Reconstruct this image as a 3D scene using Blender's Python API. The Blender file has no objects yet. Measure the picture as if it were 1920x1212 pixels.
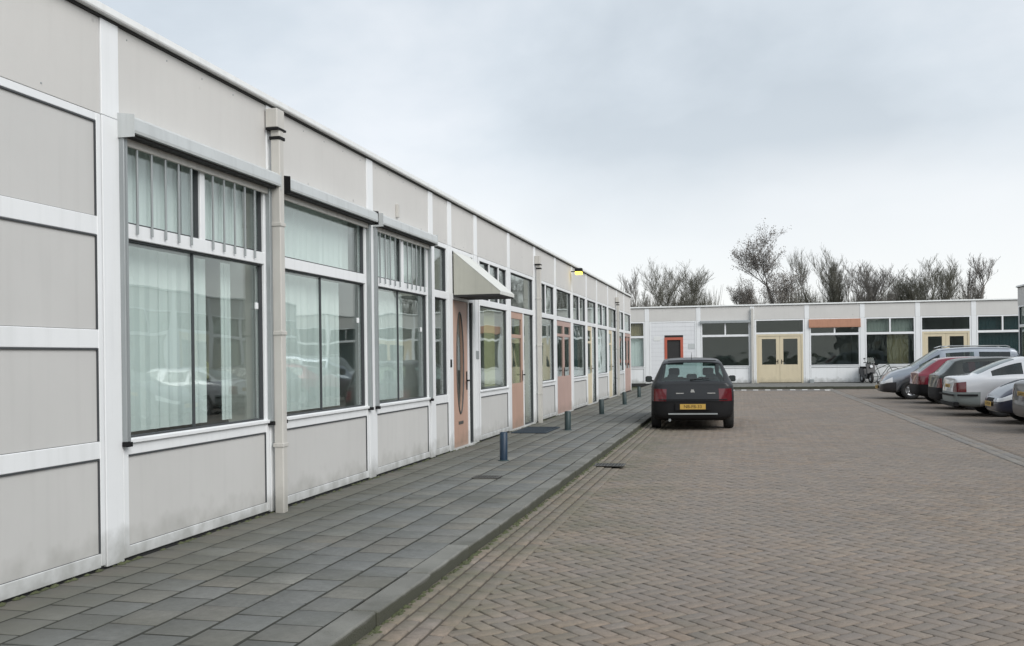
import bpy, bmesh, math, random
import numpy as np
from mathutils import Vector, Matrix, Euler
random.seed(7); RNG = np.random.default_rng(11)
R = math.radians
sc = bpy.context.scene
C = bpy.data.collections.new('scene_objects'); sc.collection.children.link(C)

# ------------------------------------------------------------------ camera
cd = bpy.data.cameras.new('camera'); cam = bpy.data.objects.new('camera', cd); C.objects.link(cam)
cam.location = (4.332, 0, 1.56)
cam.rotation_euler = (Matrix.Rotation(0.2258, 3, 'Z') @ Matrix.Rotation(math.pi/2, 3, 'X') @ Matrix.Rotation(-0.0125, 3, 'Z')).to_euler()
cd.sensor_width = 36; cd.lens = 34.635; cd.shift_y = 0.03365
cd.clip_start = 0.05; cd.clip_end = 3000
sc.camera = cam

# ------------------------------------------------------------------ sky, sun, exposure
SUN_EL, SUN_AZ = R(36), R(128)      # azimuth clockwise from +Y
world = bpy.data.worlds.new('World'); sc.world = world; world.use_nodes = True
nt = world.node_tree; N = nt.nodes; LK = nt.links; N.clear()
def nn(t, **k):
    n = N.new(t)
    for a, b in k.items(): setattr(n, a, b)
    return n
out = nn('ShaderNodeOutputWorld'); bg = nn('ShaderNodeBackground'); bgs = nn('ShaderNodeBackground'); mx = nn('ShaderNodeMixShader')
sky = nn('ShaderNodeTexSky'); sky.sky_type = 'NISHITA'; sky.sun_disc = False
sky.sun_elevation = SUN_EL; sky.sun_rotation = SUN_AZ
LK.new(sky.outputs[0], bgs.inputs[0]); bgs.inputs[1].default_value = 0.13
tc = nn('ShaderNodeTexCoord'); mp = nn('ShaderNodeMapping'); mp.inputs['Scale'].default_value = (1, 1, 1.8); mp.inputs['Location'].default_value = (7.724513530731201, 4.706233024597168, 8.184004783630371)
LK.new(tc.outputs['Generated'], mp.inputs[0])
n1 = nn('ShaderNodeTexNoise'); n1.inputs['Scale'].default_value = 2.2; n1.inputs['Detail'].default_value = 8; n1.inputs['Roughness'].default_value = .52; n1.inputs['Distortion'].default_value = .15
LK.new(mp.outputs[0], n1.inputs['Vector'])
r1 = nn('ShaderNodeValToRGB'); e = r1.color_ramp.elements
e[0].position = .37; e[0].color = (.58, .635, .68, 1); e[1].position = .62; e[1].color = (.86, .89, .92, 1)
k = r1.color_ramp.elements.new(.49); k.color = (.70, .755, .80, 1)
LK.new(n1.outputs[0], r1.inputs[0])
# brighter towards the horizon, as stratocumulus thins out there
sx = nn('ShaderNodeSeparateXYZ'); LK.new(tc.outputs['Generated'], sx.inputs[0])
r2 = nn('ShaderNodeValToRGB'); e = r2.color_ramp.elements
e[0].position = .05; e[0].color = (1, 1, 1, 1); e[1].position = .30; e[1].color = (.0, .0, .0, 1)
k = r2.color_ramp.elements.new(.115); k.color = (.8, .8, .8, 1)
k = r2.color_ramp.elements.new(.19); k.color = (.15, .15, .15, 1)
n2 = nn('ShaderNodeTexNoise'); n2.inputs['Scale'].default_value = 1.3; n2.inputs['Detail'].default_value = 4
mp2 = nn('ShaderNodeMapping'); mp2.inputs['Scale'].default_value = (1, 1, 2.2); mp2.inputs['Location'].default_value = (8.5702486038208, 0.4742030203342438, 5.855095863342285)
LK.new(tc.outputs['Generated'], mp2.inputs[0]); LK.new(mp2.outputs[0], n2.inputs['Vector'])
ma = nn('ShaderNodeMath', operation='MULTIPLY_ADD'); ma.inputs[1].default_value = .30; LK.new(n2.outputs[0], ma.inputs[0])
sb = nn('ShaderNodeMath', operation='SUBTRACT'); sb.inputs[1].default_value = .15; LK.new(sx.outputs[2], sb.inputs[0]); LK.new(sb.outputs[0], ma.inputs[2])
LK.new(ma.outputs[0], r2.inputs[0])
mc = nn('ShaderNodeMix', data_type='RGBA'); LK.new(r2.outputs[0], mc.inputs[0]); LK.new(r1.outputs[0], mc.inputs[6]); mc.inputs[7].default_value = (.955, .96, .965, 1)
LK.new(mc.outputs[2], bg.inputs[0]); bg.inputs[1].default_value = .65
LK.new(bgs.outputs[0], mx.inputs[1]); LK.new(bg.outputs[0], mx.inputs[2]); mx.inputs[0].default_value = .9
LK.new(mx.outputs[0], out.inputs[0])
sd = bpy.data.lights.new('sun', 'SUN'); sd.energy = 1.5; sd.angle = R(40); sd.color = (1, .975, .94)
so = bpy.data.objects.new('sun', sd); C.objects.link(so)
dirv = Vector((math.sin(SUN_AZ)*math.cos(SUN_EL), math.cos(SUN_AZ)*math.cos(SUN_EL), math.sin(SUN_EL)))
so.rotation_euler = dirv.to_track_quat('Z', 'Y').to_euler(); so.location = (0, 0, 30)
vs = sc.view_settings; vs.view_transform = 'Standard'; vs.look = 'None'; vs.exposure = 0.66; vs.gamma = 1; vs.use_curve_mapping = False
sc.render.engine = 'CYCLES'
sc.cycles.max_bounces = 8; sc.cycles.transparent_max_bounces = 12

# ------------------------------------------------------------------ materials
MATS = {}
def newmat(name):
    m = bpy.data.materials.new(name); m.use_nodes = True; m.node_tree.nodes.clear(); MATS[name] = m
    return m, m.node_tree.nodes, m.node_tree.links
def paint(name, col, rough=.5, var=.06, scale=1.5, streak=0., bump=0., bscale=60, metal=0., coat=0., speck=0., dirt=None, low=0., rnd=0.):
    """principled with a large-scale wear noise, vertical grime streaks, specks and fine relief"""
    m, n, l = newmat(name)
    o = n.new('ShaderNodeOutputMaterial'); p = n.new('ShaderNodeBsdfPrincipled'); l.new(p.outputs[0], o.inputs[0])
    p.inputs['Roughness'].default_value = rough; p.inputs['Metallic'].default_value = metal
    if coat: p.inputs['Coat Weight'].default_value = coat; p.inputs['Coat Roughness'].default_value = .03
    g = n.new('ShaderNodeNewGeometry')
    t = n.new('ShaderNodeTexNoise'); t.inputs['Scale'].default_value = scale; t.inputs['Detail'].default_value = 6; t.inputs['Roughness'].default_value = .6
    l.new(g.outputs['Position'], t.inputs['Vector'])
    mr = n.new('ShaderNodeMapRange'); mr.inputs[1].default_value = .25; mr.inputs[2].default_value = .75; mr.inputs[3].default_value = 1-var; mr.inputs[4].default_value = 1+var
    l.new(t.outputs[0], mr.inputs[0])
    fac = mr.outputs[0]
    if rnd:
        oi = n.new('ShaderNodeObjectInfo'); ad = n.new('ShaderNodeMath'); ad.operation = 'ADD'; fr = n.new('ShaderNodeMath'); fr.operation = 'FRACT'
        l.new(g.outputs['Random Per Island'], ad.inputs[0]); l.new(oi.outputs['Random'], ad.inputs[1]); l.new(ad.outputs[0], fr.inputs[0])
        m3 = n.new('ShaderNodeMapRange'); m3.inputs[3].default_value = 1-rnd; m3.inputs[4].default_value = 1+rnd; l.new(fr.outputs[0], m3.inputs[0])
        mu = n.new('ShaderNodeMath'); mu.operation = 'MULTIPLY'; l.new(fac, mu.inputs[0]); l.new(m3.outputs[0], mu.inputs[1]); fac = mu.outputs[0]
    vm = n.new('ShaderNodeVectorMath'); vm.operation = 'SCALE'; vm.inputs[0].default_value = col; l.new(fac, vm.inputs['Scale'])
    cur = vm.outputs[0]
    def mixto(cur, facout, c, amt):
        k = n.new('ShaderNodeMath'); k.operation = 'MULTIPLY'; k.inputs[1].default_value = amt; l.new(facout, k.inputs[0])
        x = n.new('ShaderNodeMix'); x.data_type = 'RGBA'; l.new(k.outputs[0], x.inputs[0]); l.new(cur, x.inputs[6]); x.inputs[7].default_value = (*c, 1)
        return x.outputs[2]
    dc = dirt or tuple(v*.45 for v in col)
    if streak:
        mp = n.new('ShaderNodeMapping'); mp.inputs['Scale'].default_value = (9, 9, .55); l.new(g.outputs['Position'], mp.inputs[0])
        s = n.new('ShaderNodeTexNoise'); s.inputs['Scale'].default_value = 1.4; s.inputs['Detail'].default_value = 5; l.new(mp.outputs[0], s.inputs['Vector'])
        q = n.new('ShaderNodeMapRange'); q.inputs[1].default_value = .5; q.inputs[2].default_value = .78; l.new(s.outputs[0], q.inputs[0])
        cur = mixto(cur, q.outputs[0], dc, streak)
    if speck:
        v = n.new('ShaderNodeTexVoronoi'); v.inputs['Scale'].default_value = 2.6; l.new(g.outputs['Position'], v.inputs['Vector'])
        q = n.new('ShaderNodeMapRange'); q.inputs[1].default_value = .07; q.inputs[2].default_value = .03; l.new(v.outputs['Distance'], q.inputs[0])
        cur = mixto(cur, q.outputs[0], tuple(x*.35 for x in col), speck)
    if low:      # splash dirt close to the pavement
        sp = n.new('ShaderNodeSeparateXYZ'); l.new(g.outputs['Position'], sp.inputs[0])
        ns = n.new('ShaderNodeTexNoise'); ns.inputs['Scale'].default_value = 5; ns.inputs['Detail'].default_value = 5; l.new(g.outputs['Position'], ns.inputs['Vector'])
        a = n.new('ShaderNodeMath'); a.operation = 'MULTIPLY_ADD'; a.inputs[1].default_value = -.5; l.new(ns.outputs[0], a.inputs[0]); l.new(sp.outputs[2], a.inputs[2])
        q = n.new('ShaderNodeMapRange'); q.inputs[1].default_value = .14; q.inputs[2].default_value = -.12; l.new(a.outputs[0], q.inputs[0])
        cur = mixto(cur, q.outputs[0], (.13, .13, .10), low)
    l.new(cur, p.inputs['Base Color'])
    if bump:
        b = n.new('ShaderNodeTexNoise'); b.inputs['Scale'].default_value = bscale; b.inputs['Detail'].default_value = 4; l.new(g.outputs['Position'], b.inputs['Vector'])
        bb = n.new('ShaderNodeBump'); bb.inputs['Strength'].default_value = bump; bb.inputs['Distance'].default_value = .01; l.new(b.outputs[0], bb.inputs['Height']); l.new(bb.outputs[0], p.inputs['Normal'])
    return m
def glass(name, tint, ior=1.9, wob=.25, wscale=1.2):
    m, n, l = newmat(name)
    o = n.new('ShaderNodeOutputMaterial'); tr = n.new('ShaderNodeBsdfTransparent'); tr.inputs[0].default_value = (*tint, 1)
    gl = n.new('ShaderNodeBsdfGlossy'); gl.inputs['Roughness'].default_value = .015; gl.inputs[0].default_value = (.93, .98, .965, 1)
    fr = n.new('ShaderNodeFresnel'); mx = n.new('ShaderNodeMixShader')
    g = n.new('ShaderNodeNewGeometry')
    mi_ = n.new('ShaderNodeMix'); mi_.data_type = 'FLOAT'; mi_.inputs[2].default_value = ior; mi_.inputs[3].default_value = 1/ior   # a thin pane: same reflectance from both sides
    l.new(g.outputs['Backfacing'], mi_.inputs[0]); l.new(mi_.outputs[0], fr.inputs[0]); t = n.new('ShaderNodeTexNoise'); t.inputs['Scale'].default_value = wscale; t.inputs['Detail'].default_value = 1; l.new(g.outputs['Position'], t.inputs['Vector'])
    b = n.new('ShaderNodeBump'); b.inputs['Strength'].default_value = wob; b.inputs['Distance'].default_value = .02; l.new(t.outputs[0], b.inputs['Height'])
    l.new(b.outputs[0], gl.inputs['Normal']); l.new(fr.outputs[0], mx.inputs[0]); l.new(tr.outputs[0], mx.inputs[1]); l.new(gl.outputs[0], mx.inputs[2]); l.new(mx.outputs[0], o.inputs[0])
    return m
WHITE = paint('white_frame', (.80, .815, .825), .38, .035, 1.3, streak=.16, low=.55, dirt=(.42, .44, .42))
BEIGE = paint('beige_panel', (.60, .59, .57), .75, .045, .9, streak=.05, speck=.5, bump=.12, bscale=220)
GREYP = paint('grey_panel', (.56, .555, .54), .6, .05, .8, streak=.07, low=.35, bump=.08, bscale=200)
ALU = paint('shutter_aluminium', (.56, .585, .585), .42, .06, 3, streak=.25, metal=.15)
ALUG = paint('guide_aluminium', (.34, .365, .37), .4, .06, 3, streak=.25, metal=.3)
GASK_SHADE = paint('gasket_and_shade', (.055, .06, .065), .7)
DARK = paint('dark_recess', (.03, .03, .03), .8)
PIPE = paint('downpipe_grey', (.54, .525, .49), .55, .06, 3, streak=.3, low=.4)
CAPM = paint('roof_trim', (.74, .75, .74), .5, .05, 3, streak=.2)
BITU = paint('roof_bitumen', (.07, .07, .072), .9, .15, 1)
SALM = paint('salmon_door', (.47, .305, .235), .5, .06, 2, streak=.2, low=.4)
PINK = paint('pink_door', (.46, .32, .28), .5, .06, 2, streak=.15, low=.3)
CREAM = paint('cream_door', (.64, .56, .40), .5, .05, 2, streak=.15, low=.3)
REDP = paint('red_frame', (.48, .12, .075), .5, .06, 2, streak=.2)
ORAN = paint('orange_awning', (.42, .22, .145), .8, .07, 3, streak=.2)
CANV = paint('canopy_canvas', (.44, .44, .385), .8, .06, 2.2, streak=.2, bump=.1)
CANT = paint('canopy_top', (.62, .63, .60), .8, .06, 2.2, streak=.2)
GLASS = glass('window_glass', (.95, .975, .965), 1.85)
GLASSD = glass('dark_window_glass', (.74, .78, .765), 1.55)
CARG = glass('car_glass', (.30, .36, .37), 1.7, .0); CARGL = glass('light_car_glass', (.60, .72, .70), 1.7, .0)
CURT = paint('white_curtain', (.74, .80, .79), .9, .05, 2)
CURTO = paint('ochre_curtain', (.34, .28, .17), .9, .1, 2)
CURTY = paint('pale_yellow_curtain', (.5, .5, .30), .9, .1, 2)
TEAL = paint('teal_blind', (.03, .09, .11), .8, .1, 2)
INW = paint('interior_wall', (.55, .57, .54), .9)
INF = paint('interior_floor', (.14, .13, .12), .8)
BLUE = paint('blue_steel', (.009, .028, .055), .45, .15, 8, streak=.35, dirt=(.05, .06, .06))
DBLU = paint('dark_green_steel', (.02, .04, .042), .5, .15, 8, streak=.3)
BLACK = paint('black_plastic', (.009, .009, .010), .7)
for q in BLACK.node_tree.nodes:
    if q.type == 'BSDF_PRINCIPLED': q.inputs['Specular IOR Level'].default_value = .25
RUBB = paint('tyre_rubber', (.022, .022, .022), .85)
RIM = paint('silver_rim', (.42, .43, .44), .35, metal=.7)
SEAT = paint('car_seat', (.05, .05, .055), .9)
YEL = paint('plate_yellow', (.50, .32, .07), .5)
TAILR = paint('tail_red', (.11, .004, .009), .12, coat=1)
HEADL = paint('headlight_clear', (.80, .82, .84), .12, metal=.0, coat=1)
MIRR = paint('mirror_dark', (.12, .14, .15), .1, metal=1)
CHROM = paint('chrome', (.75, .77, .78), .15, metal=1)
KERB_ = paint('kerb_plain', (.135, .137, .125), .85, .25, 2.2, bump=.5, bscale=90, rnd=.10)
GREENM = paint('moss', (.075, .085, .04), .95, .3, 7, bump=.8, bscale=120)
MATM = paint('door_mat', (.035, .05, .065), .95, .1, 10, bump=.5, bscale=200)
IRON = paint('cast_iron', (.07, .068, .062), .6, .2, 10, bump=.4)
BARK = paint('bark', (.20, .185, .17), .95, .2, 3)  # all three barks lightened so the colour carries the trees' haze
BARKD = paint('bark_dark', (.12, .11, .10), .95, .2, 3)
BARK2 = paint('bark_olive', (.165, .16, .13), .95, .2, 3)
LEAFD = paint('dry_leaves', (.15, .135, .12), .9, .3, 2)
KERB = paint('kerb_concrete', (.17, .17, .155), .85, .25, 2.2, bump=.5, bscale=90, rnd=.10)
kn, kl = KERB.node_tree.nodes, KERB.node_tree.links
kp = [q for q in kn if q.type == 'BSDF_PRINCIPLED'][0]; src = kp.inputs['Base Color'].links[0].from_socket
kg = kn.new('ShaderNodeNewGeometry'); ks = kn.new('ShaderNodeSeparateXYZ'); kl.new(kg.outputs['Position'], ks.inputs[0])
kt = kn.new('ShaderNodeTexNoise'); kt.inputs['Scale'].default_value = 3; kt.inputs['Detail'].default_value = 6; kl.new(kg.outputs['Position'], kt.inputs['Vector'])
ka = kn.new('ShaderNodeMath'); ka.operation = 'MULTIPLY_ADD'; ka.inputs[1].default_value = -.07; kl.new(kt.outputs[0], ka.inputs[0]); kl.new(ks.outputs[2], ka.inputs[2])
kr = kn.new('ShaderNodeMapRange'); kr.inputs[1].default_value = .088; kr.inputs[2].default_value = .062; kr.inputs[4].default_value = .92; kl.new(ka.outputs[0], kr.inputs[0])
kx = kn.new('ShaderNodeMix'); kx.data_type = 'RGBA'; kl.new(kr.outputs[0], kx.inputs[0]); kl.new(src, kx.inputs[6]); kx.inputs[7].default_value = (.05, .052, .034, 1); kl.new(kx.outputs[2], kp.inputs['Base Color'])
WHITEB = paint('white_brick', (.80, .80, .78), .8, .15, 5)

def paving(name, col, rnd, moss, wallgrime=False, joint=False):
    """stone laid in the street: own colour per stone, worn patches, moss in damp strips"""
    m, n, l = newmat(name)
    o = n.new('ShaderNodeOutputMaterial'); p = n.new('ShaderNodeBsdfPrincipled'); l.new(p.outputs[0], o.inputs[0]); p.inputs['Roughness'].default_value = .82
    g = n.new('ShaderNodeNewGeometry'); oi = n.new('ShaderNodeObjectInfo')
    ad = n.new('ShaderNodeMath'); ad.operation = 'ADD'; fr = n.new('ShaderNodeMath'); fr.operation = 'FRACT'
    l.new(g.outputs['Random Per Island'], ad.inputs[0]); l.new(oi.outputs['Random'], ad.inputs[1]); l.new(ad.outputs[0], fr.inputs[0])
    cr = n.new('ShaderNodeValToRGB'); e = cr.color_ramp.elements
    e[0].position = 0; e[0].color = (*[c*(1-rnd) for c in col], 1); e[1].position = 1; e[1].color = (*[c*(1+rnd) for c in col], 1)
    k = e.new(.35); k.color = (col[0]*.97, col[1]*.99, col[2]*1.05, 1); k = e.new(.7); k.color = (col[0]*1.04, col[1]*.98, col[2]*.93, 1)
    l.new(fr.outputs[0], cr.inputs[0]); cur = cr.outputs[0]
    def noise(sc_, det=6, ro=.6, vec=None):
        t = n.new('ShaderNodeTexNoise'); t.inputs['Scale'].default_value = sc_; t.inputs['Detail'].default_value = det; t.inputs['Roughness'].default_value = ro
        l.new(vec or g.outputs['Position'], t.inputs['Vector']); return t.outputs[0]
    def rng(x, a, b, c, d):
        q = n.new('ShaderNodeMapRange'); q.inputs[1].default_value = a; q.inputs[2].default_value = b; q.inputs[3].default_value = c; q.inputs[4].default_value = d; l.new(x, q.inputs[0]); return q.outputs[0]
    def mul(c, f):
        v = n.new('ShaderNodeVectorMath'); v.operation = 'SCALE'; l.new(c, v.inputs[0]); l.new(f, v.inputs['Scale']); return v.outputs[0]
    def mixc0(cur, f, c):
        x = n.new('ShaderNodeMix'); x.data_type = 'RGBA'; l.new(f, x.inputs[0]); l.new(cur, x.inputs[6]); x.inputs[7].default_value = (*c, 1); return x.outputs[2]
    cur = mul(cur, rng(noise(.55), .3, .7, .91, 1.09)); cur = mul(cur, rng(noise(2.2, 4), .3, .7, .95, 1.05))
    PATCH = True
    cur = mul(cur, rng(noise(28, 3), .3, .7, .86, 1.14)); cur = mixc0(cur, rng(noise(1.15, 3), .70, .76, 0, .25), (col[0]*.5, col[1]*.5, col[2]*.5))
    cur = mul(cur, rng(noise(170, 2), .3, .7, .90, 1.10))
    sp = n.new('ShaderNodeSeparateXYZ'); l.new(g.outputs['Position'], sp.inputs[0])
    def mixc(cur, f, c):
        x = n.new('ShaderNodeMix'); x.data_type = 'RGBA'; l.new(f, x.inputs[0]); l.new(cur, x.inputs[6]); x.inputs[7].default_value = (*c, 1); return x.outputs[2]
    def mathn(op, a, b):
        q = n.new('ShaderNodeMath'); q.operation = op
        for i, v in enumerate((a, b)):
            if isinstance(v, (int, float)): q.inputs[i].default_value = v
            else: l.new(v, q.inputs[i])
        return q.outputs[0]
    cur = mixc(cur, rng(noise(.33, 4), .42, .64, 0, .6), (col[0]*.88, col[1]*.93, col[2]*1.0))
    if moss:   # moss and silt along the kerb
        band = rng(sp.outputs[0], 2.3, 3.9, 1, 0)
        f = mathn('MULTIPLY', band, rng(noise(1.6, 5), .36, .62, 0, moss))
        cur = mixc(cur, f, (.125, .122, .082))
        cur = mixc(cur, rng(noise(.8, 5), .60, .74, 0, .35), (.13, .14, .115))
    if wallgrime:
        cur = mixc(cur, rng(noise(.9, 6), .46, .64, 0, .6), (.078, .082, .068))
        band = rng(sp.outputs[0], .25, 1.1, 1, 0)
        f = mathn('MULTIPLY', band, rng(noise(1.3, 6), .30, .58, .25, .9))
        cur = mixc(cur, f, (.108, .108, .088))
        band = rng(sp.outputs[0], .0, .38, .85, 0)
        f = mathn('MULTIPLY', band, rng(noise(2.1, 5), .45, .6, 0, .9))
        cur = mixc(cur, f, (.15, .135, .115))
    l.new(cur, p.inputs['Base Color'])
    bb = n.new('ShaderNodeBump'); bb.inputs['Strength'].default_value = .55; bb.inputs['Distance'].default_value = .004; l.new(noise(75, 4), bb.inputs['Height']); l.new(bb.outputs[0], p.inputs['Normal'])
    return m
BRICK = paving('road_brick', (.216, .182, .150), .11, .9)
TILE = paving('pavement_tile', (.158, .160, .146), .20, 0, wallgrime=True)
GREYB = paving('grey_brick', (.205, .200, .188), .16, 0)
JOINT = paint('joint_sand', (.078, .065, .050), .95, .2, 6)
def farroad():
    m = paint('road_sheet', (.17, .152, .133), .85, .12, .5, bump=.3, bscale=60); return m
FARR = farroad()
SOIL = paint('far_ground', (.09, .095, .06), .95, .2, .3)

# ------------------------------------------------------------------ mesh helpers
def chamfer_template():
    vs = []; idx = {}
    for sx in (-1, 1):
        for sy in (-1, 1):
            for sz in (-1, 1):
                for a in range(3):
                    idx[(sx, sy, sz, a)] = len(vs); s = (sx, sy, sz); vs.append((s, tuple(0 if i == a else s[i] for i in range(3))))
    F = []
    for a in range(3):
        b, c = [i for i in range(3) if i != a]
        for sg in (-1, 1):
            q = []
            for (u, v) in ((-1, -1), (1, -1), (1, 1), (-1, 1)):
                s = [0]*3; s[a] = sg; s[b] = u; s[c] = v; q.append(idx[(*s, a)])
            if (sg == 1) == (a == 1): q = q[::-1]
            F.append(q)
    for a in range(3):          # edges parallel to a
        b, c = [i for i in range(3) if i != a]
        for u in (-1, 1):
            for v in (-1, 1):
                s0 = [0]*3; s0[a] = -1; s0[b] = u; s0[c] = v; s1 = list(s0); s1[a] = 1
                q = [idx[(*s0, b)], idx[(*s1, b)], idx[(*s1, c)], idx[(*s0, c)]]
                if (u*v == 1) != (a == 1): q = q[::-1]
                F.append(q)
    for sx in (-1, 1):
        for sy in (-1, 1):
            for sz in (-1, 1):
                q = [idx[(sx, sy, sz, 0)], idx[(sx, sy, sz, 1)], idx[(sx, sy, sz, 2)]]
                if sx*sy*sz == -1: q = q[::-1]
                F.append(q)
    S = np.array([v[0] for v in vs], float); I = np.array([v[1] for v in vs], float)
    return S, I, F
CT_S, CT_I, CT_F = chamfer_template()
class MB:
    def __init__(s): s.v = []; s.f = []; s.sm = []
    def add(s, vs, fs, smooth=False):
        o = len(s.v); s.v += [tuple(v) for v in vs]; s.f += [tuple(o+i for i in f) for f in fs]; s.sm += [smooth]*len(fs); return s
    def box(s, x0, x1, y0, y1, z0, z1, b=0.):
        if b:
            h = np.array([(x1-x0)/2, (y1-y0)/2, (z1-z0)/2]); c = np.array([(x0+x1)/2, (y0+y1)/2, (z0+z1)/2])
            return s.add(c+CT_S*h-CT_I*b, CT_F)
        v = [(x0,y0,z0),(x1,y0,z0),(x1,y1,z0),(x0,y1,z0),(x0,y0,z1),(x1,y0,z1),(x1,y1,z1),(x0,y1,z1)]
        return s.add(v, [(3,2,1,0),(4,5,6,7),(0,1,5,4),(1,2,6,5),(2,3,7,6),(3,0,4,7)])
    def prism(s, prof, x0, x1):            # prof: (y,z) ccw seen from +x
        n = len(prof); v = [(x0, y, z) for y, z in prof]+[(x1, y, z) for y, z in prof]
        return s.add(v, [tuple(range(n))[::-1], tuple(range(n, 2*n))]+[(i, (i+1) % n, n+(i+1) % n, n+i) for i in range(n)])
    def tube(s, p0, p1, r0, r1=None, n=8, cap=True, smooth=True):
        r1 = r0 if r1 is None else r1; p0 = Vector(p0); p1 = Vector(p1); d = (p1-p0).normalized()
        a = d.orthogonal().normalized(); b = d.cross(a)
        v = [p0+(a*math.cos(2*math.pi*i/n)+b*math.sin(2*math.pi*i/n))*r0 for i in range(n)]+[p1+(a*math.cos(2*math.pi*i/n)+b*math.sin(2*math.pi*i/n))*r1 for i in range(n)]
        s.add(v, [(i, (i+1) % n, n+(i+1) % n, n+i) for i in range(n)], smooth)
        if cap:
            s.f += [tuple(len(s.v)-2*n+i for i in range(n))[::-1], tuple(len(s.v)-n+i for i in range(n))]; s.sm += [False, False]
        return s
    def lathe(s, prof, c, axis='x', n=24, smooth=True):    # prof: (r, h) along axis
        v = []
        for r, h in prof:
            for i in range(n):
                a = 2*math.pi*i/n; u, w = r*math.cos(a), r*math.sin(a)
                v.append((c[0]+h, c[1]+u, c[2]+w) if axis == 'x' else (c[0]+u, c[1]+w, c[2]+h))
        F = []
        for k in range(len(prof)-1):
            for i in range(n): F.append((k*n+i, k*n+(i+1) % n, (k+1)*n+(i+1) % n, (k+1)*n+i))
        return s.add(v, F, smooth)
    def build(s, name, m, parent=None, kind=None, label=None):
        me = bpy.data.meshes.new(name); me.from_pydata(s.v, [], s.f); me.polygons.foreach_set('use_smooth', s.sm); me.materials.append(m); me.update()
        return link(name, me, parent, kind, label)
def link(name, me, parent=None, kind=None, label=None):
    o = bpy.data.objects.new(name, me); C.objects.link(o)
    if parent: o.parent = parent
    if kind: o['kind'] = kind
    if label: o['label'] = label
    return o
def thing(name, label, cat, loc=(0, 0, 0), rz=0, group=None):
    o = bpy.data.objects.new(name, None); o.empty_display_size = .2; C.objects.link(o); o.location = loc; o.rotation_euler = (0, 0, rz)
    o['label'] = label; o['category'] = cat
    if group: o['group'] = group
    return o
def tag(o, label, cat, group=None):
    o['label'] = label; o['category'] = cat
    if group: o['group'] = group
    return o
def B(x0, x1, y0, y1, z0, z1, b=0.): return MB().box(x0, x1, y0, y1, z0, z1, b)

# ------------------------------------------------------------------ ground
MB().add([(-400, -300, -.09), (600, -300, -.09), (600, 900, -.09), (-400, 900, -.09)], [(0, 1, 2, 3)]).build('ground', SOIL, kind='structure')
# yard sheet: sand bed under the bricks near the camera, worn brick colour further off
yard = MB().add([(2.3, -8, -.0068), (8.06, -8, -.0068), (8.06, 45.28, -.0068), (2.3, 45.28, -.0068)], [(0, 1, 2, 3)]).build('road', JOINT, kind='structure')

def stones(cx, cy, ang, L, Wd, top, hgt, gap, ch, jz=.0025, jt=.01):
    """vertex arrays for many chamfered stones: top face, four chamfers, four sides"""
    n = len(cx); h = np.stack([np.full(n, L/2-gap/2), np.full(n, Wd/2-gap/2)], 1)
    dz = RNG.normal(0, jz, n); tx = RNG.normal(0, jt, n); ty = RNG.normal(0, jt, n)
    sg = np.array([(-1, -1), (1, -1), (1, 1), (-1, 1)], float)
    V = np.zeros((n, 12, 3)); ca, sa = np.cos(ang), np.sin(ang)
    for r, (ins, z) in enumerate(((ch, top), (0, top-ch*.8), (0, top-hgt))):
        for k in range(4):
            u = sg[k, 0]*(h[:, 0]-ins); v = sg[k, 1]*(h[:, 1]-ins)
            V[:, r*4+k, 0] = cx+u*ca-v*sa; V[:, r*4+k, 1] = cy+u*sa+v*ca
            V[:, r*4+k, 2] = z+dz+(tx*u+ty*v if r < 2 else 0)
    F = [(0, 1, 2, 3)]+[(4+k, 4+(k+1) % 4, (k+1) % 4, k) for k in range(4)]+[(8+k, 8+(k+1) % 4, 4+(k+1) % 4, 4+k) for k in range(4)]
    return V, F
def stone_mesh(name, V, F, m):
    n = len(V); me = bpy.data.meshes.new(name); nf = len(F)
    me.vertices.add(n*12); me.vertices.foreach_set('co', V.reshape(-1))
    fa = np.array(F); idx = (fa[None, :, :]+(np.arange(n)*12)[:, None, None]).reshape(-1)
    me.loops.add(n*nf*4); me.loops.foreach_set('vertex_index', idx.astype(np.int32))
    me.polygons.add(n*nf); me.polygons.foreach_set('loop_start', (np.arange(n*nf)*4).astype(np.int32))
    me.materials.append(m); me.update(calc_edges=True); me.validate(); return me
def in_view(x, y):
    """rough plan-view wedge of what the photograph shows"""
    return (y > 4.9) & (np.abs(np.arctan2(-(x-4.332), y)-.2258) < .60)
def place_stones(name, cx, cy, ang, L, Wd, top, hgt, gap, ch, m, parent, label_rest, nmax=300, jz=.0025, jt=.01):
    d = np.hypot(cx-4.332, cy); vis = in_view(cx, cy)
    key = np.where(vis, d, 1e3+d); order = np.argsort(key); near = order[:nmax]; rest = order[nmax:]
    variants = []
    for q in range(6):
        V, F = stones(np.zeros(1), np.zeros(1), np.zeros(1), L, Wd, 0, hgt, gap, ch, 0, jt); variants.append(stone_mesh(name, V, F, m))
    for i in near:
        o = link(name, variants[int(i) % 6], parent); o.location = (cx[i], cy[i], top+RNG.normal(0, jz)); o.rotation_euler = (0, 0, ang[i])
    V, F = stones(cx[rest], cy[rest], ang[rest], L, Wd, top, hgt, gap, ch, jz, jt)
    link(label_rest, stone_mesh(label_rest, V, F, m), parent, 'stuff')

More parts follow.
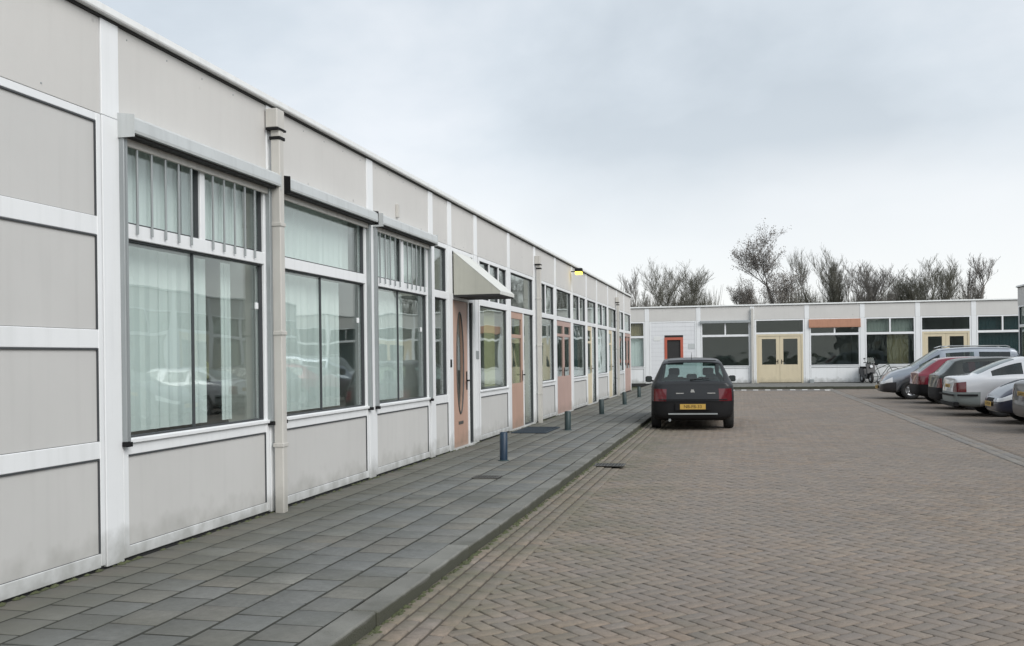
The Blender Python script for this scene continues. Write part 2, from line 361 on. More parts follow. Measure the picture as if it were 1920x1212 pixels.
# herringbone of 210 x 105 mm bricks laid at 45 degrees to the kerb
w = .1005; pts = []
for i in range(-32, 32):
    for j in range(-80, 86):
        ox, oy = i*w+j*2*w, i*w-j*2*w
        for (ux, uy, a) in ((w, w/2, 0.), (w*2.5-w*0, w*0, math.pi/2)):
            if a: ux, uy = -w/2, w
            u, v = ox+ux, oy+uy
            pts.append((u, v, a))
P = np.array(pts); c45 = math.cos(math.pi/4)
X = (P[:, 0]+P[:, 1])*c45+5.3; Y = (P[:, 0]-P[:, 1])*c45+24.0; A = -P[:, 2]-math.pi/4
k = (X > 2.66) & (X < 8.12) & (Y > 3.6) & (Y < 45.2)
place_stones('brick', X[k], Y[k], A[k], .201, .1005, 0, .05, .0125, .0045, BRICK, yard, 'brick_field', 300, .0009, .0045)
# gutter courses laid lengthwise beside the kerb
cx = []; cy = []
for r_ in range(4):
    for q in range(int(41/.211)): cx.append(2.345+.106*r_); cy.append(3.6+q*.211+(r_ % 2)*.105)
cx = np.array(cx); cy = np.array(cy)
V, F = stones(cx, cy, np.full(len(cx), math.pi/2), .211, .106, .034, .09, .012, .005, .0012, .006)
V[:, :, 2] -= ((cx-2.345)*.085)[:, None]
MB().add([(2.30, 3.5, .0308), (2.72, 3.5, -.0049), (2.72, 45.2, -.0049), (2.30, 45.2, .0308)], [(0, 1, 2, 3)]).build('joint_bed', JOINT, yard)
link('gutter_bricks', stone_mesh('gutter_bricks', V, F, GREYB if False else BRICK), yard, 'stuff')
# far part of the road: one sheet, individual stones no longer legible there
far = MB()
far.add([(2.3, -8, .0005), (8.06, -8, .0005), (8.06, 3.45, .0005), (2.3, 3.45, .0005)], [(0, 1, 2, 3)]).build('far_road', FARR, kind='structure')
# parking bays on the right with a light gutter line
pk = MB().add([(8.36, -8, -.0068), (13.9, -8, -.0068), (13.9, 45.28, -.0068), (8.36, 45.28, -.0068)], [(0, 1, 2, 3)]).build('parking_bay', JOINT, kind='structure')
cx = []; cy = []
for q in range(int(35/.1055)):
    for p_ in range(27):
        x_ = 8.36+.105+p_*.211-(q % 2)*.105
        if 8.42 < x_ < 13.8: cx.append(x_); cy.append(10+q*.1055)
V, F = stones(np.array(cx), np.array(cy), np.zeros(len(cx)), .211, .1055, 0, .05, .0115, .0045, .0009, .0045)
link('parking_bricks', stone_mesh('parking_bricks', V, F, BRICK), pk, 'stuff')
gl_ = MB().add([(8.06, -8, .0018), (8.36, -8, .0018), (8.36, 45.3, .0018), (8.06, 45.3, .0018)], [(0, 1, 2, 3)]).build('gutter', JOINT, kind='structure')
cx = []; cy = []
for q in range(150): cx += [8.135, 8.285]; cy += [4+q*.3, 4.15+q*.3]
V, F = stones(np.array(cx), np.array(cy), np.full(300, math.pi/2), .3, .15, .008, .05, .009, .005, .0009, .004)
link('gutter_tiles', stone_mesh('gutter_tiles', V, F, paving('gutter_concrete', (.215, .196, .172), .14, 0)), gl_, 'stuff')

# left pavement
pav = MB().add([(.0, -8, .1165), (2.135, -8, .1165), (2.135, 50.8, .1165), (.0, 50.8, .1165)], [(0, 1, 2, 3)])
pav.build('pavement', paint('pavement_joint', (.030, .031, .024), .95, .3, 5), kind='structure'); pav = bpy.data.objects['pavement']
cx = []; cy = []
for r_ in range(7):
    for q in range(155):
        cx.append(.1525+.305*r_); cy.append(3.9+q*.302+(r_ % 2)*.151)
cx = np.array(cx); cy = np.array(cy); k = np.ones(len(cx), bool)
place_stones('tile', cx[k], cy[k], np.zeros(k.sum()), .299, .302, .12, .04, .016, .004, TILE, pav, 'tile_field', 300, .0012, .0022)
# kerb stones
kb = MB().add([(2.14, -8, .02), (2.29, -8, .02), (2.29, 45.4, .02), (2.14, 45.4, .02)], [(0, 1, 2, 3)]).build('kerb', JOINT, kind='structure')
km = MB(); km.v = []; kst = B(-.075, .092, -.495, .495, -.2, .0, .010)
km_me = None
for q in range(42):
    if km_me is None: o = kst.build('kerb_stone', KERB, kb); km_me = o.data
    else: o = link('kerb_stone', km_me, kb)
    o.location = (2.215+random.gauss(0, .004), 3.8+q*1.0, .122+random.gauss(0, .003)); o.rotation_euler = (random.gauss(0, .003), 0, random.gauss(0, .003))
# far pavement with its kerb
MB().add([(2.3, 45.42, .12), (40, 45.42, .12), (40, 50.8, .12), (2.3, 50.8, .12)], [(0, 1, 2, 3)]).build('far_pavement', paint('far_tiles', (.155, .155, .145), .85, .15, .9), kind='structure')
fk = B(2.3, 40, 45.27, 45.30, -.05, .0).build('far_kerb', JOINT, kind='structure')
for q in range(17):
    o = B(-.495, .495, -.06, .06, -.2, .0, .012).build('kerb_stone', KERB, fk) if q == 0 else link('kerb_stone', kb2, fk)
    kb2 = o.data; o.location = (2.9+q, 45.36, .124)
# right pavement in front of the wing
MB().add([(13.9, -8, .10), (14.9, -8, .10), (14.9, 45.3, .10), (13.9, 45.3, .10)], [(0, 1, 2, 3)]).build('right_pavement', paint('right_tiles', (.15, .155, .15), .85, .15, .9), kind='structure')
B(-30, 60, 50.85, 110, -.5, -.03).build('grass_field', SOIL, kind='structure')
# white marker bricks in the road before the far pavement
wb = MB().add([(3.6, 43.5, .008), (8.06, 43.5, .008), (8.06, 44.3, .008), (3.6, 44.3, .008)], [(0, 1, 2, 3)]).build('marking_row', GREYB, kind='structure')
wme = None
for q, x in enumerate([4.05, 4.55, 5.05, 5.55, 6.05, 6.6, 7.1, 7.6, 8.0]):
    y = 44.1 if q < 8 else 43.7
    o = B(-.11, .11, -.20, .20, -.01, .020, .003).build('white_brick', WHITEB, wb) if wme is None else link('white_brick', wme, wb)
    wme = o.data; o.location = (x, y, 0)
# wall-side slabs: mossy strip, loose weeds
moss = MB()
for q in range(1100):
    t = random.random()
    if t < .7: x = 2.315+abs(random.gauss(0, .02)); z = .034
    else: x = .012+abs(random.gauss(0, .012)); z = .122
    y = random.uniform(4, 26); n_ = 5; r_ = random.uniform(.008, .032)
    vs_ = [(x+r_*math.cos(a)*random.uniform(.5, 1), y+2.0*r_*math.sin(a)*random.uniform(.5, 1), z) for a in [2*math.pi*i/n_ for i in range(n_)]]+[(x, y, z+r_*.5)]
    moss.add(vs_, [(i, (i+1) % n_, n_) for i in range(n_)])
moss.build('moss', GREENM, kind='stuff')['label'] = 'small tufts of moss in the kerb joint and at the wall foot'
bpy.data.objects['moss']['category'] = 'moss'

# drain covers and mat
def grate(x, y, z, lx, ly, label, nbar):
    t = thing('drain_cover', label, 'drain cover', (x, y, z))
    f = MB(); f.box(-lx/2, lx/2, -ly/2, -ly/2+.03, 0, .008); f.box(-lx/2, lx/2, ly/2-.03, ly/2, 0, .008); f.box(-lx/2, -lx/2+.03, -ly/2+.03, ly/2-.03, 0, .008); f.box(lx/2-.03, lx/2, -ly/2+.03, ly/2-.03, 0, .008)
    f.build('frame', IRON, t); B(-lx/2+.03, lx/2-.03, -ly/2+.03, ly/2-.03, -.0, .0025).build('pit', DARK, t)
    me = None
    for i in range(nbar):
        x_ = -lx/2+.03+(lx-.06)*(i+.5)/nbar
        o = B(-.007, .007, -ly/2+.03, ly/2-.03, .003, .007).build('bar', IRON, t) if me is None else link('bar', me, t)
        me = o.data; o.location.x = x_
grate(1.37, 11.47, .124, .32, .24, 'small dark iron drain cover set in the left pavement tiles', 7)
grate(2.56, 13.75, .036, .42, .34, 'dark iron gully cover in the road beside the left kerb', 8)
mt = thing('door_mat', 'dark blue-grey rubber mat on the pavement before the salmon door with the yellow side pane', 'door mat', (.45, 18.95, .124))
B(-.34, .34, -.75, .75, 0, .016, .004).build('mat', MATM, mt)
mr_ = MB()
for i in range(18): mr_.box(-.30, .30, -.70+i*.08, -.70+i*.08+.04, .0165, .021)
mr_.build('ribs', MATM, mt)

# ------------------------------------------------------------------ facades
# local frame of a building: x along the facade, -y outwards, z up from the pavement
ZB = dict(base=.0, rail=.105, p1=.765, s1=.885, w1=2.345, t1=2.455, u1=3.115, head=3.18, fas=3.86, top=3.95)
def ring(mb, x0, x1, z0, z1, w, y0, y1):
    mb.box(x0, x0+w, y0, y1, z0, z1); mb.box(x1-w, x1, y0, y1, z0, z1); mb.box(x0+w, x1-w, y0, y1, z0, z0+w); mb.box(x0+w, x1-w, y0, y1, z1-w, z1)
def pane(par, x0, x1, z0, z1, m, curtain=None, d=.055, split=None, name='pane'):
    """glazing set back in its opening, with a dark rubber seal"""
    g = MB(); ring(g, x0+.001, x1-.001, z0+.001, z1-.001, .013, d-.03, d+.01)
    if split: g.box(split-.008, split+.008, d-.012, d+.01, z0+.015, z1-.015)
    g.build('seal', GASK_SHADE, par)
    B(x0+.012, x1-.012, d, d+.012, z0+.012, z1-.012).build(name, m, par)
    if curtain:
        mat_, a, b = curtain[:3]; zt = curtain[3] if len(curtain) > 3 else z0+.02
        n = max(4, int((b-a)/.045)); v = []; f = []
        for i in range(n+1):
            x = a+(b-a)*i/n; y = d+.17+.007*math.sin(i*1.9)+random.gauss(0, .002)
            v += [(x, y, zt), (x, y, z1-.01)]
        for i in range(n): f.append((2*i, 2*i+2, 2*i+3, 2*i+1))
        MB().add(v, f).build('curtain', mat_, par)
def panel(par, x0, x1, z0, z1, m, d=.014):
    g = MB(); g.box(x0+.001, x1-.012, d-.012, d+.008, z1-.011, z1-.001); g.box(x1-.012, x1-.001, d-.012, d+.008, z0+.003, z1-.001); g.box(x0+.001, x0+.004, d-.004, d+.008, z0+.003, z1-.011); g.box(x0+.001, x1-.012, d-.004, d+.008, z0+.0005, z0+.003); g.build('seal', GASK_SHADE, par)  # seal strips, widened at top and right to draw in the recess shadow
    B(x0+.0035, x1-.0115, d, d+.02, z0+.0027, z1-.0105).build('panel', m, par)
def frame(par, x0, x1, hs, vs=(), m=WHITE, fw=.065, name='window', ztop=None, z0=.022, label=None):
    """white frame of a bay: two stiles, rails hs [(z0,z1)], mullions vs [(xc,w,z0,z1)]"""
    ztop = ztop or ZB['head']; mb = MB()
    mb.box(x0, x0+fw, 0, .10, z0, ztop, .004); mb.box(x1-fw, x1, 0, .10, z0, ztop, .004)
    for a, b in hs: mb.box(x0+fw-.003, x1-fw+.003, .003, .097, a, b, .004)
    for xc, w_, a, b in vs: mb.box(xc-w_/2, xc+w_/2, .006, .094, a-.003, b+.003, .004)
    return mb.build(name, m, par, label=label)
def shutter(par, x0, x1, dark_end=False, depth=.135):
    zt = 3.225; zb = 3.085
    prof = [(0, zb), (-depth, zb), (-depth-.004, zb+.02), (-depth, zb+.10), (-depth+.03, zt-.015), (-.005, zt), (0, zt)]
    MB().prism(prof[::-1], x0+.006, x1-.006).build('shutter_box', ALU, par)
    for x_ in ((x0, x0+.006), (x1-.006, x1)):
        pr = [(0, zb-.03), (-depth-.006, zb-.03), (-depth-.006, zb+.13), (0, zt+.01)]
        MB().prism(pr[::-1], *x_).build('end_plate', BLACK if dark_end else ALU, par)
    B(x0+.03, x1-.03, -.10, -.035, zb-.022, zb-.001).build('slot', DARK, par)
    B(x0+.05, x1-.05, -.030, -.006, zb-.075, zb-.012, .004).build('bottom_rail', PIPE, par)
    for a in (x0+.012, x1-.062):
        g = MB(); g.box(a, a+.05, -.045, -.002, ZB['s1']-.02, zb-.001, .004); g.box(a+.018, a+.032, -.050, -.044, ZB['s1']+.01, zb-.02)
        g.build('guide_rail', ALUG, par)
        B(a-.004, a+.054, -.055, -.003, ZB['s1']-.055, ZB['s1']-.021).build('rail_foot', BLACK, par)
def bars(par, xs, z0, z1):
    me = None
    for x in xs:
        if me is None: o = B(-.009, .009, -.020, -.006, z0, z1, .002).build('bar', ALUG, par); me = o.data
        else: o = link('bar', me, par)
        o.location.x = x
def std_window(par, x0, x1, g=GLASS, up=2, curtain=None, ucurtain=None, split=False, shut=None, barr=None, lowpanel=GREYP, lower=True):
    Z = ZB; fw = .065; mid = (x0+x1)/2
    hs = [(.022, Z['rail']), (Z['p1'], Z['s1']), (Z['w1'], Z['t1']), (Z['u1'], Z['head'])]
    vs = [(mid, .075, Z['t1'], Z['u1'])] if up == 2 else []
    if up == 3: vs = [(x0+(x1-x0)*.36, .05, Z['t1'], Z['u1']), (x0+(x1-x0)*.68, .05, Z['t1'], Z['u1'])]
    f = frame(par, x0, x1, hs, vs)
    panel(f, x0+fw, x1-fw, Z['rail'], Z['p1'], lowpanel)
    cu = [curtain[0], x0+fw+(x1-x0-2*fw)*curtain[1], x0+fw+(x1-x0-2*fw)*curtain[2]] if curtain else None
    pane(f, x0+fw, x1-fw, Z['s1'], Z['w1'], g, cu, split=mid-.1 if split else None)
    xs = [x0+fw]+sum([[v[0]-v[1]/2, v[0]+v[1]/2] for v in vs], [])+[x1-fw]
    for a, b in zip(xs[::2], xs[1::2]):
        pane(f, a, b, Z['t1'], Z['u1'], g, [ucurtain, a, b] if ucurtain else None)
    # projecting sill
    B(x0+.01, x1-.01, -.022, .002, Z['p1']+.085, Z['s1']-.004, .004).build('sill', WHITE, f)
    if shut: shutter(f, x0-.03, x1+.03, shut == 'dark')
    if barr: bars(f, barr, Z['t1']-.07, Z['u1']-.03)
    return f
def glazed_door(par, x0, x1, z1, m, g=GLASS, zmid=.95, ztop=None, rail=None, side=None, y=.02, hinge=1, name='door', fwid=.10, label=None):
    ztop = ztop or z1-.13
    b = MB(); b.box(x0, x0+fwid, y, y+.045, .03, z1, .003); b.box(x1-fwid, x1, y, y+.045, .03, z1, .003)
    b.box(x0+fwid-.002, x1-fwid+.002, y+.002, y+.043, .03, zmid, .003); b.box(x0+fwid-.002, x1-fwid+.002, y+.002, y+.043, ztop, z1, .003)
    if rail: b.box(x0+fwid-.002, x1-fwid+.002, y+.002, y+.043, rail, rail+.07, .003)
    d = b.build(name, m, par, label=label)
    B(x0+fwid, x1-fwid, y+.02, y+.03, zmid, ztop).build('pane', g, d)
    hx = x1-fwid/2 if hinge > 0 else x0+fwid/2
    hh = MB(); hh.box(hx-.018, hx+.018, y-.008, y-.001, .95, 1.17, .002); hh.tube((hx, y-.008, 1.08), (hx, y-.05, 1.08), .009); hh.box(hx-.11*hinge if hinge > 0 else hx, hx if hinge > 0 else hx+.11, y-.062, y-.046, 1.07, 1.095, .003)
    hh.build('handle', BLACK, d)
    return d
def shell(par, x0, x1, depth=9., cuts=()):
    """floor, ceiling, back wall, partitions and roof of a building"""
    B(x0, x1, .11, depth, -.10, .0).build('floor_slab', INF, par)
    B(x0+.02, x1-.02, .12, depth-.02, 3.3, 3.36).build('ceiling', INW, par)
    B(x0, x1, depth, depth+.15, -.1, 3.9).build('rear_wall', GREYP, par)
    for i, x in enumerate([x0, x1-.15]): B(x, x+.15, .09, depth-.001, -.1, 3.9).build('end_wall', BEIGE, par)
    for x in cuts: B(x-.05, x+.05, .14, 4.5, .0, 3.3).build('partition', INW, par)
    B(x0+.15, x1-.15, 4.5, 4.6, .0, 3.3).build('corridor_wall', INW, par)
    B(x0+.0, x1-.0, .06, depth+.1, 3.865, 3.90).build('roof', BITU, par)
    B(x0, x1, .025, .09, -.12, .0205).build('plinth_shade', DARK, par)  # dark strip stands in for the contact shadow at the wall foot
def skin(par, xs, x0, x1, wid=.20, strips=()):
    """pillars at xs, fascia panels between them, dark reveal line, roof trim"""
    Z = ZB
    allx = sorted(list(xs)+list(strips)); e = [x0]+allx+[x1]
    pm = {}
    for x in xs:
        b = MB(); b.box(x-wid/2, x+wid/2, -.006, .09, .006, Z['head']-.0, .004); o = b.build('pillar', WHITE, par)
    for x in allx:
        B(x-wid/2, x+wid/2, -.004, .05, Z['head']+.0035, Z['fas'], .003).build('fascia_strip', WHITE, par)
    for a, b in zip(e[:-1], e[1:]):
        a_ = a+(wid/2 if a in allx else 0)+.004; b_ = b-(wid/2 if b in allx else 0)-.004
        if b_-a_ > .05: B(a_, b_, .008, .05, Z['head']+.006, Z['fas'], .002).build('fascia_panel', BEIGE, par)
    B(x0, x1, .0505, .06, Z['head']-.02, Z['fas']).build('backing', DARK, par)
    B(x0, x1, -.012, .055, Z['fas']+.001, Z['fas']+.018).build('reveal', DARK, par)
    # roof trim in 3 m lengths
    x = x0; me = None
    while x < x1-.1:
        l_ = min(3.0, x1-x)
        pr = [(.09, Z['fas']+.019), (-.055, Z['fas']+.019), (-.06, Z['fas']+.03), (-.052, Z['top']-.01), (-.02, Z['top']), (.09, Z['top'])]
        MB().prism(pr[::-1], x+.001, x+l_-.002).build('roof_trim', CAPM, par); x += l_
def downpipe(par, x, y0=-.04, zt=3.64, zb=-.02, hop=True, w_=.092, collars=(.62, 1.68, 2.71), name='downpipe'):
    b = B(x-w_/2, x+w_/2, y0-w_, y0, zb, zt, .008).build(name, PIPE, par)
    for z in collars: B(x-w_/2-.008, x+w_/2+.008, y0-w_-.008, y0+.008, z, z+.035, .003).build('collar', PIPE, b)
    for z in collars:
        B(x-.02, x+.02, y0, .0, z+.005, z+.03).build('bracket', ALUG, b)
    if hop:
        h = B(x-.078, x+.078, y0-.085, y0+.035, zt+.0, zt+.18, .006).build('hopper', PIPE, b)
        B(x-.086, x+.086, y0-.10, y0+.031, zt-.022, zt-.002, .002).build('hopper_rim', BLACK, b)
        B(x-.055, x+.06, y0-.10, y0+.01, zt-.11, zt-.08, .002).build('clamp', BLACK, b)
    return b

# ---- left building -------------------------------------------------------------
LB = thing('office_building', 'long low white office terrace with beige fascia panels along the left pavement', 'building', (0, 0, .12), math.pi/2)
PX = [-3.74, -1.25, 1.24, 3.71, 6.19, 8.68, 11.26, 13.68, 16.18, 18.66, 21.16, 23.66, 26.14, 28.72, 30.9, 33.6, 36.1, 38.5]
LBX0, LBX1 = -6.2, 41.0
shell(LB, LBX0, LBX1, 9, [p for p in PX if p > 3][::2])
skin(LB, [p for p in PX if abs(p-16.18) > .01]+[16.18], LBX0, LBX1, .2, strips=[14.64])
bpy.context.view_layer.update()
def bay(k): return PX[k]+.107, PX[k+1]-.107
# panelled bays beside the camera (four stacked infill panels)
for k in (0, 1, 2, 3):
    a, b = bay(k); Z = ZB
    rows = [(.11, .77), (.89, 1.54), (1.67, 2.33), (2.46, 3.125)]
    hs = [(.012, .11), (.77, .89), (1.54, 1.67), (2.33, 2.46), (3.125, 3.18)]
    f = frame(LB, a, b, hs, name='panelled_bay', fw=.05)
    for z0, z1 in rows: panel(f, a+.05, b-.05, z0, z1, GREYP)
a, b = bay(4)
f0 = std_window(LB, a, b, up=2, curtain=(CURT, .0, .68), ucurtain=CURT, split=True, shut='light', barr=[a+.19+.185*i for i in range(5)]+[(a+b)/2+.13+.185*i for i in range(5)])
a, b = bay(5); f1 = std_window(LB, a+.03, b, up=1, curtain=(CURT, .0, .86), ucurtain=CURT, split=True, shut='dark')
a, b = bay(6); f2 = std_window(LB, a, b-.02, up=2, curtain=(CURT, .0, .78), ucurtain=CURT, split=True, shut='light', barr=[a+.19+.185*i for i in range(5)]+[(a+b)/2+.13+.185*i for i in range(5)])
# a second blind section near the far jamb of the first window
v = []; f_ = []
for i in range(9):
    x = 8.12+.022*i; v += [(x, .24+.006*math.sin(i*2.), ZB['s1']+.02), (x, .24+.006*math.sin(i*2.), ZB['w1']-.01)]
for i in range(8): f_.append((2*i, 2*i+2, 2*i+3, 2*i+1))
MB().add(v, f_).build('curtain', CURT, f0)
# window handles and things on the inner sills
for f, x, z in ((f0, 8.42, 1.95), (f1, 10.93, 1.9), (f2, 13.3, 1.85)): B(x-.02, x+.02, .03, .052, z-.03, z+.03, .004).build('latch', WHITE, f)
cab = thing('filing_cabinet', 'dark cabinet with a pale lamp on top inside the first shuttered window', 'cabinet', (-.55, 8.2, .12), math.pi/2)
B(-.25, .25, -.2, .25, 0, 1.25, .01).build('cabinet', DARK, cab); B(-.10, .10, -.1, .1, 1.251, 1.45, .03).build('lamp', CURTY, cab)
# narrow light + door bay 7
Z = ZB; a, b = bay(7)
fn = frame(LB, 13.79, 14.54, [(.012, .105), (Z['p1'], Z['s1']), (Z['w1'], Z['t1']), (Z['u1'], Z['head'])], fw=.06, name='narrow_window')
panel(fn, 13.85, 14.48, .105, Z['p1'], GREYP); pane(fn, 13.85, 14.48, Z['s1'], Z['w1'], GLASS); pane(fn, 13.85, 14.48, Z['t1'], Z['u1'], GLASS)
B(14.548, 14.70, -.006, .09, .006, Z['head'], .004).build('pillar', WHITE, LB)
dfm = MB(); dfm.box(14.71, 14.78, .0, .09, .0, 3.18, .004); dfm.box(16.0, 16.06, 0, .09, 0, 3.18, .004); dfm.box(15.68, 15.73, 0.003, .087, .0, 2.455, .004)
dfm.box(14.777, 16.003, .003, .087, 2.36, 2.455, .004); dfm.box(14.777, 16.003, .003, .087, 3.115, 3.175, .004); dfm.box(14.777, 16.003, -.03, .087, -.02, .028, .004)
df = dfm.build('door_frame', WHITE, LB); pane(df, 14.78, 16.0, 2.455, 3.115, GLASS); pane(df, 15.73, 16.0, .03, 2.36, GLASSD)
# salmon door with a tall oval light
def oval_door(par, x0, x1, z1):
    n = 28; cx_, cz = (x0+x1)/2, 1.36; rx, rz_ = .185, .80; y = .025
    xs_ = [(x0, .03), (x1, .03), (x1, z1), (x0, z1)]
    v = []; f = []
    def edge(a_):
        dx, dz = math.cos(a_), math.sin(a_); t = 9
        if dx > 1e-6: t = min(t, (x1-cx_)/dx)
        if dx < -1e-6: t = min(t, (x0-cx_)/dx)
        if dz > 1e-6: t = min(t, (z1-cz)/dz)
        if dz < -1e-6: t = min(t, (.03-cz)/dz)
        return cx_+t*dx, cz+t*dz
    angs = sorted([2*math.pi*i/n for i in range(n)]+[math.atan2(z-cz, x-cx_) % (2*math.pi) for x, z in xs_]); n = len(angs)
    for yy in (y, y+.045):
        for a_ in angs:
            X_, Z_ = edge(a_); v.append((X_, yy, Z_)); v.append((cx_+rx*math.cos(a_), yy, cz+rz_*math.sin(a_)))
    for i in range(n):
        j = (i+1) % n; f.append((2*i, 2*j, 2*j+1, 2*i+1)); f.append((2*n+2*i, 2*n+2*i+1, 2*n+2*j+1, 2*n+2*j))
        f.append((2*i, 2*n+2*i, 2*n+2*j, 2*j)); f.append((2*i+1, 2*j+1, 2*n+2*j+1, 2*n+2*i+1))
    d = MB().add(v, f).build('door', SALM, par, label='salmon pink door with a tall oval pane')
    tr = MB(); v = []; f = []; m_ = 32
    for i in range(m_):
        a_ = 2*math.pi*i/m_
        for (dr, dy) in ((-.012, 0), (-.005, -.014), (.018, -.014), (.028, 0)): v.append((cx_+(rx+dr)*math.cos(a_), y+dy-.0005, cz+(rz_+dr)*math.sin(a_)))
    for i in range(m_):
        for q in range(3): f.append((4*i+q, 4*i+q+1, 4*((i+1) % m_)+q+1, 4*((i+1) % m_)+q))
    tr.add(v, f).build('oval_trim', IRON, d)
    gv = [(cx_+(rx+.004)*math.cos(2*math.pi*i/m_), y+.02, cz+(rz_+.004)*math.sin(2*math.pi*i/m_)) for i in range(m_)]
    MB().add(gv, [tuple(range(m_))]).build('pane', GLASS, d)
    B(x0+.09, x1-.09, y-.004, y, .10, .42).build('kick_panel', SALM, d)
    B(cx_-.13, cx_+.13, y-.012, y-.001, .38, .43, .003).build('letter_slot', IRON, d)
    hh = MB(); hx = x1-.06; hh.box(hx-.022, hx+.022, y-.012, y-.001, .92, 1.22, .003); hh.box(hx-.12, hx, y-.06, y-.045, 1.06, 1.085, .003); hh.tube((hx, y-.01, 1.07), (hx, y-.055, 1.07), .01); hh.build('handle', BLACK, d)
    for z in (.25, 1.2, 2.1): B(x0-.012, x0+.012, y-.018, y-.002, z, z+.1, .004).build('hinge', IRON, d)
oval_door(LB, 14.79, 15.67, 2.35)
# window bay 8 .. 17
a, b = bay(8); std_window(LB, a+.09, b, up=3, curtain=(CURTY, .55, .95))
def door_bay(k, m, x_leaf, mgl=GLASS, two=False, sidegl=True):
    a, b = bay(k); Z = ZB; fr = MB()
    xl = a+(b-a)*x_leaf
    fr.box(a, a+.06, 0, .09, 0, 3.18, .004); fr.box(b-.06, b, 0, .09, 0, 3.18, .004)
    for z0, z1 in ((2.35, 2.455), (3.115, 3.178)): fr.box(a+.057, b-.057, .003, .087, z0, z1, .004)
    if not two: fr.box(xl, xl+.05, .003, .087, .0, 2.353, .004)
    fr.box(a+.057, b-.057, -.03, .088, -.02, .028, .004)
    df = fr.build('door_frame', WHITE, LB); pane(df, a+.06, b-.06, 2.455, 3.115, mgl)
    if two:
        mid = (a+b)/2; glazed_door(LB, a+.065, mid-.003, 2.345, m, GLASSD, .95, rail=1.95); glazed_door(LB, mid+.003, b-.065, 2.345, m, GLASSD, .95, rail=1.95, hinge=-1)
    else:
        glazed_door(LB, a+.065, xl-.005, 2.345, m, GLASSD, .92, rail=1.83)
        if sidegl: pane(df, xl+.05, b-.06, .03, 2.35, GLASS, [CURTY, xl+.1, b-.5] if k == 9 else None)
door_bay(9, SALM, .52)
a, b = bay(10); std_window(LB, a+.10, b, up=2, curtain=(CURTY, .3, .55))
door_bay(11, PINK, .5, two=True)
a, b = bay(12); std_window(LB, a, b, up=2, curtain=(TEAL, .1, .9))
door_bay(13, CREAM, .5, two=False)
a, b = bay(14); std_window(LB, a, b, up=2, curtain=(CURT, .02, .98), ucurtain=CURT)
door_bay(15, CREAM, .45)
a, b = bay(16); std_window(LB, a, b, up=2, curtain=(CURT, .4, .9))
a, b = PX[17]+.107, 40.9
fr = MB(); fr.box(a, a+.06, 0, .09, 0, 3.18, .004); fr.box(b-.06, b, 0, .09, 0, 3.18, .004)
for z0, z1 in ((2.35, 2.455), (3.115, 3.178)): fr.box(a+.057, b-.057, .003, .087, z0, z1, .004)
df = fr.build('door_frame', WHITE, LB); pane(df, a+.06, b-.06, 2.455, 3.115, GLASS)
glazed_door(LB, a+.065, (a+b)/2-.003, 2.345, PINK, GLASSD, .95); glazed_door(LB, (a+b)/2+.003, b-.065, 2.345, PINK, GLASSD, .95, hinge=-1)
downpipe(LB, 8.63); downpipe(LB, 21.22, zt=3.48); downpipe(LB, 35.75, zt=3.40)
B(12.20, 12.26, -.03, .0075, 3.29, 3.46, .004).build('vent', PIPE, LB)

# canopy above the salmon door
cn = thing('canopy', 'beige wedge-shaped canvas canopy above the salmon door', 'canopy', (.012, 14.8, .12), math.pi/2)
W_ = .95
side = [(0, 3.10), (-.74, 2.47), (-.74, 2.43), (0, 2.43)]
for x in (0, W_-.006): MB().prism(side, x, x+.006).build('side_panel', CANV, cn)
MB().prism([(0, 3.112), (-.752, 2.474), (-.752, 2.462), (0, 3.100)], -.004, W_+.004).build('top_panel', CANT, cn)
MB().prism([(-.741, 2.462), (-.753, 2.462), (-.753, 2.42), (-.741, 2.42)], -.002, W_+.002).build('front_valance', CANT, cn)
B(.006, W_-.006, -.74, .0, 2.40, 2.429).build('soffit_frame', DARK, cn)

# lit lamp at the eaves
WLS = .72
wl = thing('wall_lamp', 'small lit yellow lamp on a dark arm at the eaves of the left building', 'lamp', (.02, 25.9, 3.80), 0)
MB().tube((0, 0, .03), (.22, -.02, .03), .018).build('arm', BLACK, wl)
MB().prism([(-.15, .10), (-.13, .14), (.13, .14), (.15, .10), (.15, .02), (-.15, .02)][::-1], .16, .40).build('housing', BLACK, wl)
em, n_, l_ = newmat('sodium_light'); o_ = n_.new('ShaderNodeOutputMaterial'); e_ = n_.new('ShaderNodeEmission'); e_.inputs[0].default_value = (1, .72, .10, 1); e_.inputs[1].default_value = 2.2; l_.new(e_.outputs[0], o_.inputs[0])
lens = MB().prism([(-.14, -.04), (-.14, .019), (.14, .019), (.14, -.04), (.10, -.08), (-.10, -.08)], .17, .39).build('lens', em, wl)

wl.scale = (.75, .75, .75)
# small fixings and plates on the left facade
for k in range(0, 17):
    a, b = PX[k]+.14, PX[k+1]-.14
    m_ = MB()
    for x in np.arange(a+.08, b-.05, .52):
        for z in (3.24, 3.80): m_.tube((x, .0085, z), (x, .0045, z), .008, .006, 6)
    m_.build('fixings', ALUG, LB)
B(16.08, 16.085, -.012, -.007, 1.45, 1.60) if False else None
B(16.12, 16.30, -.0135, -.0065, 1.42, 1.56, .002).build('name_plate', ALUG, LB)
B(14.58, 14.66, -.0135, -.0065, 1.30, 1.42, .002).build('door_bell', BLACK, LB)
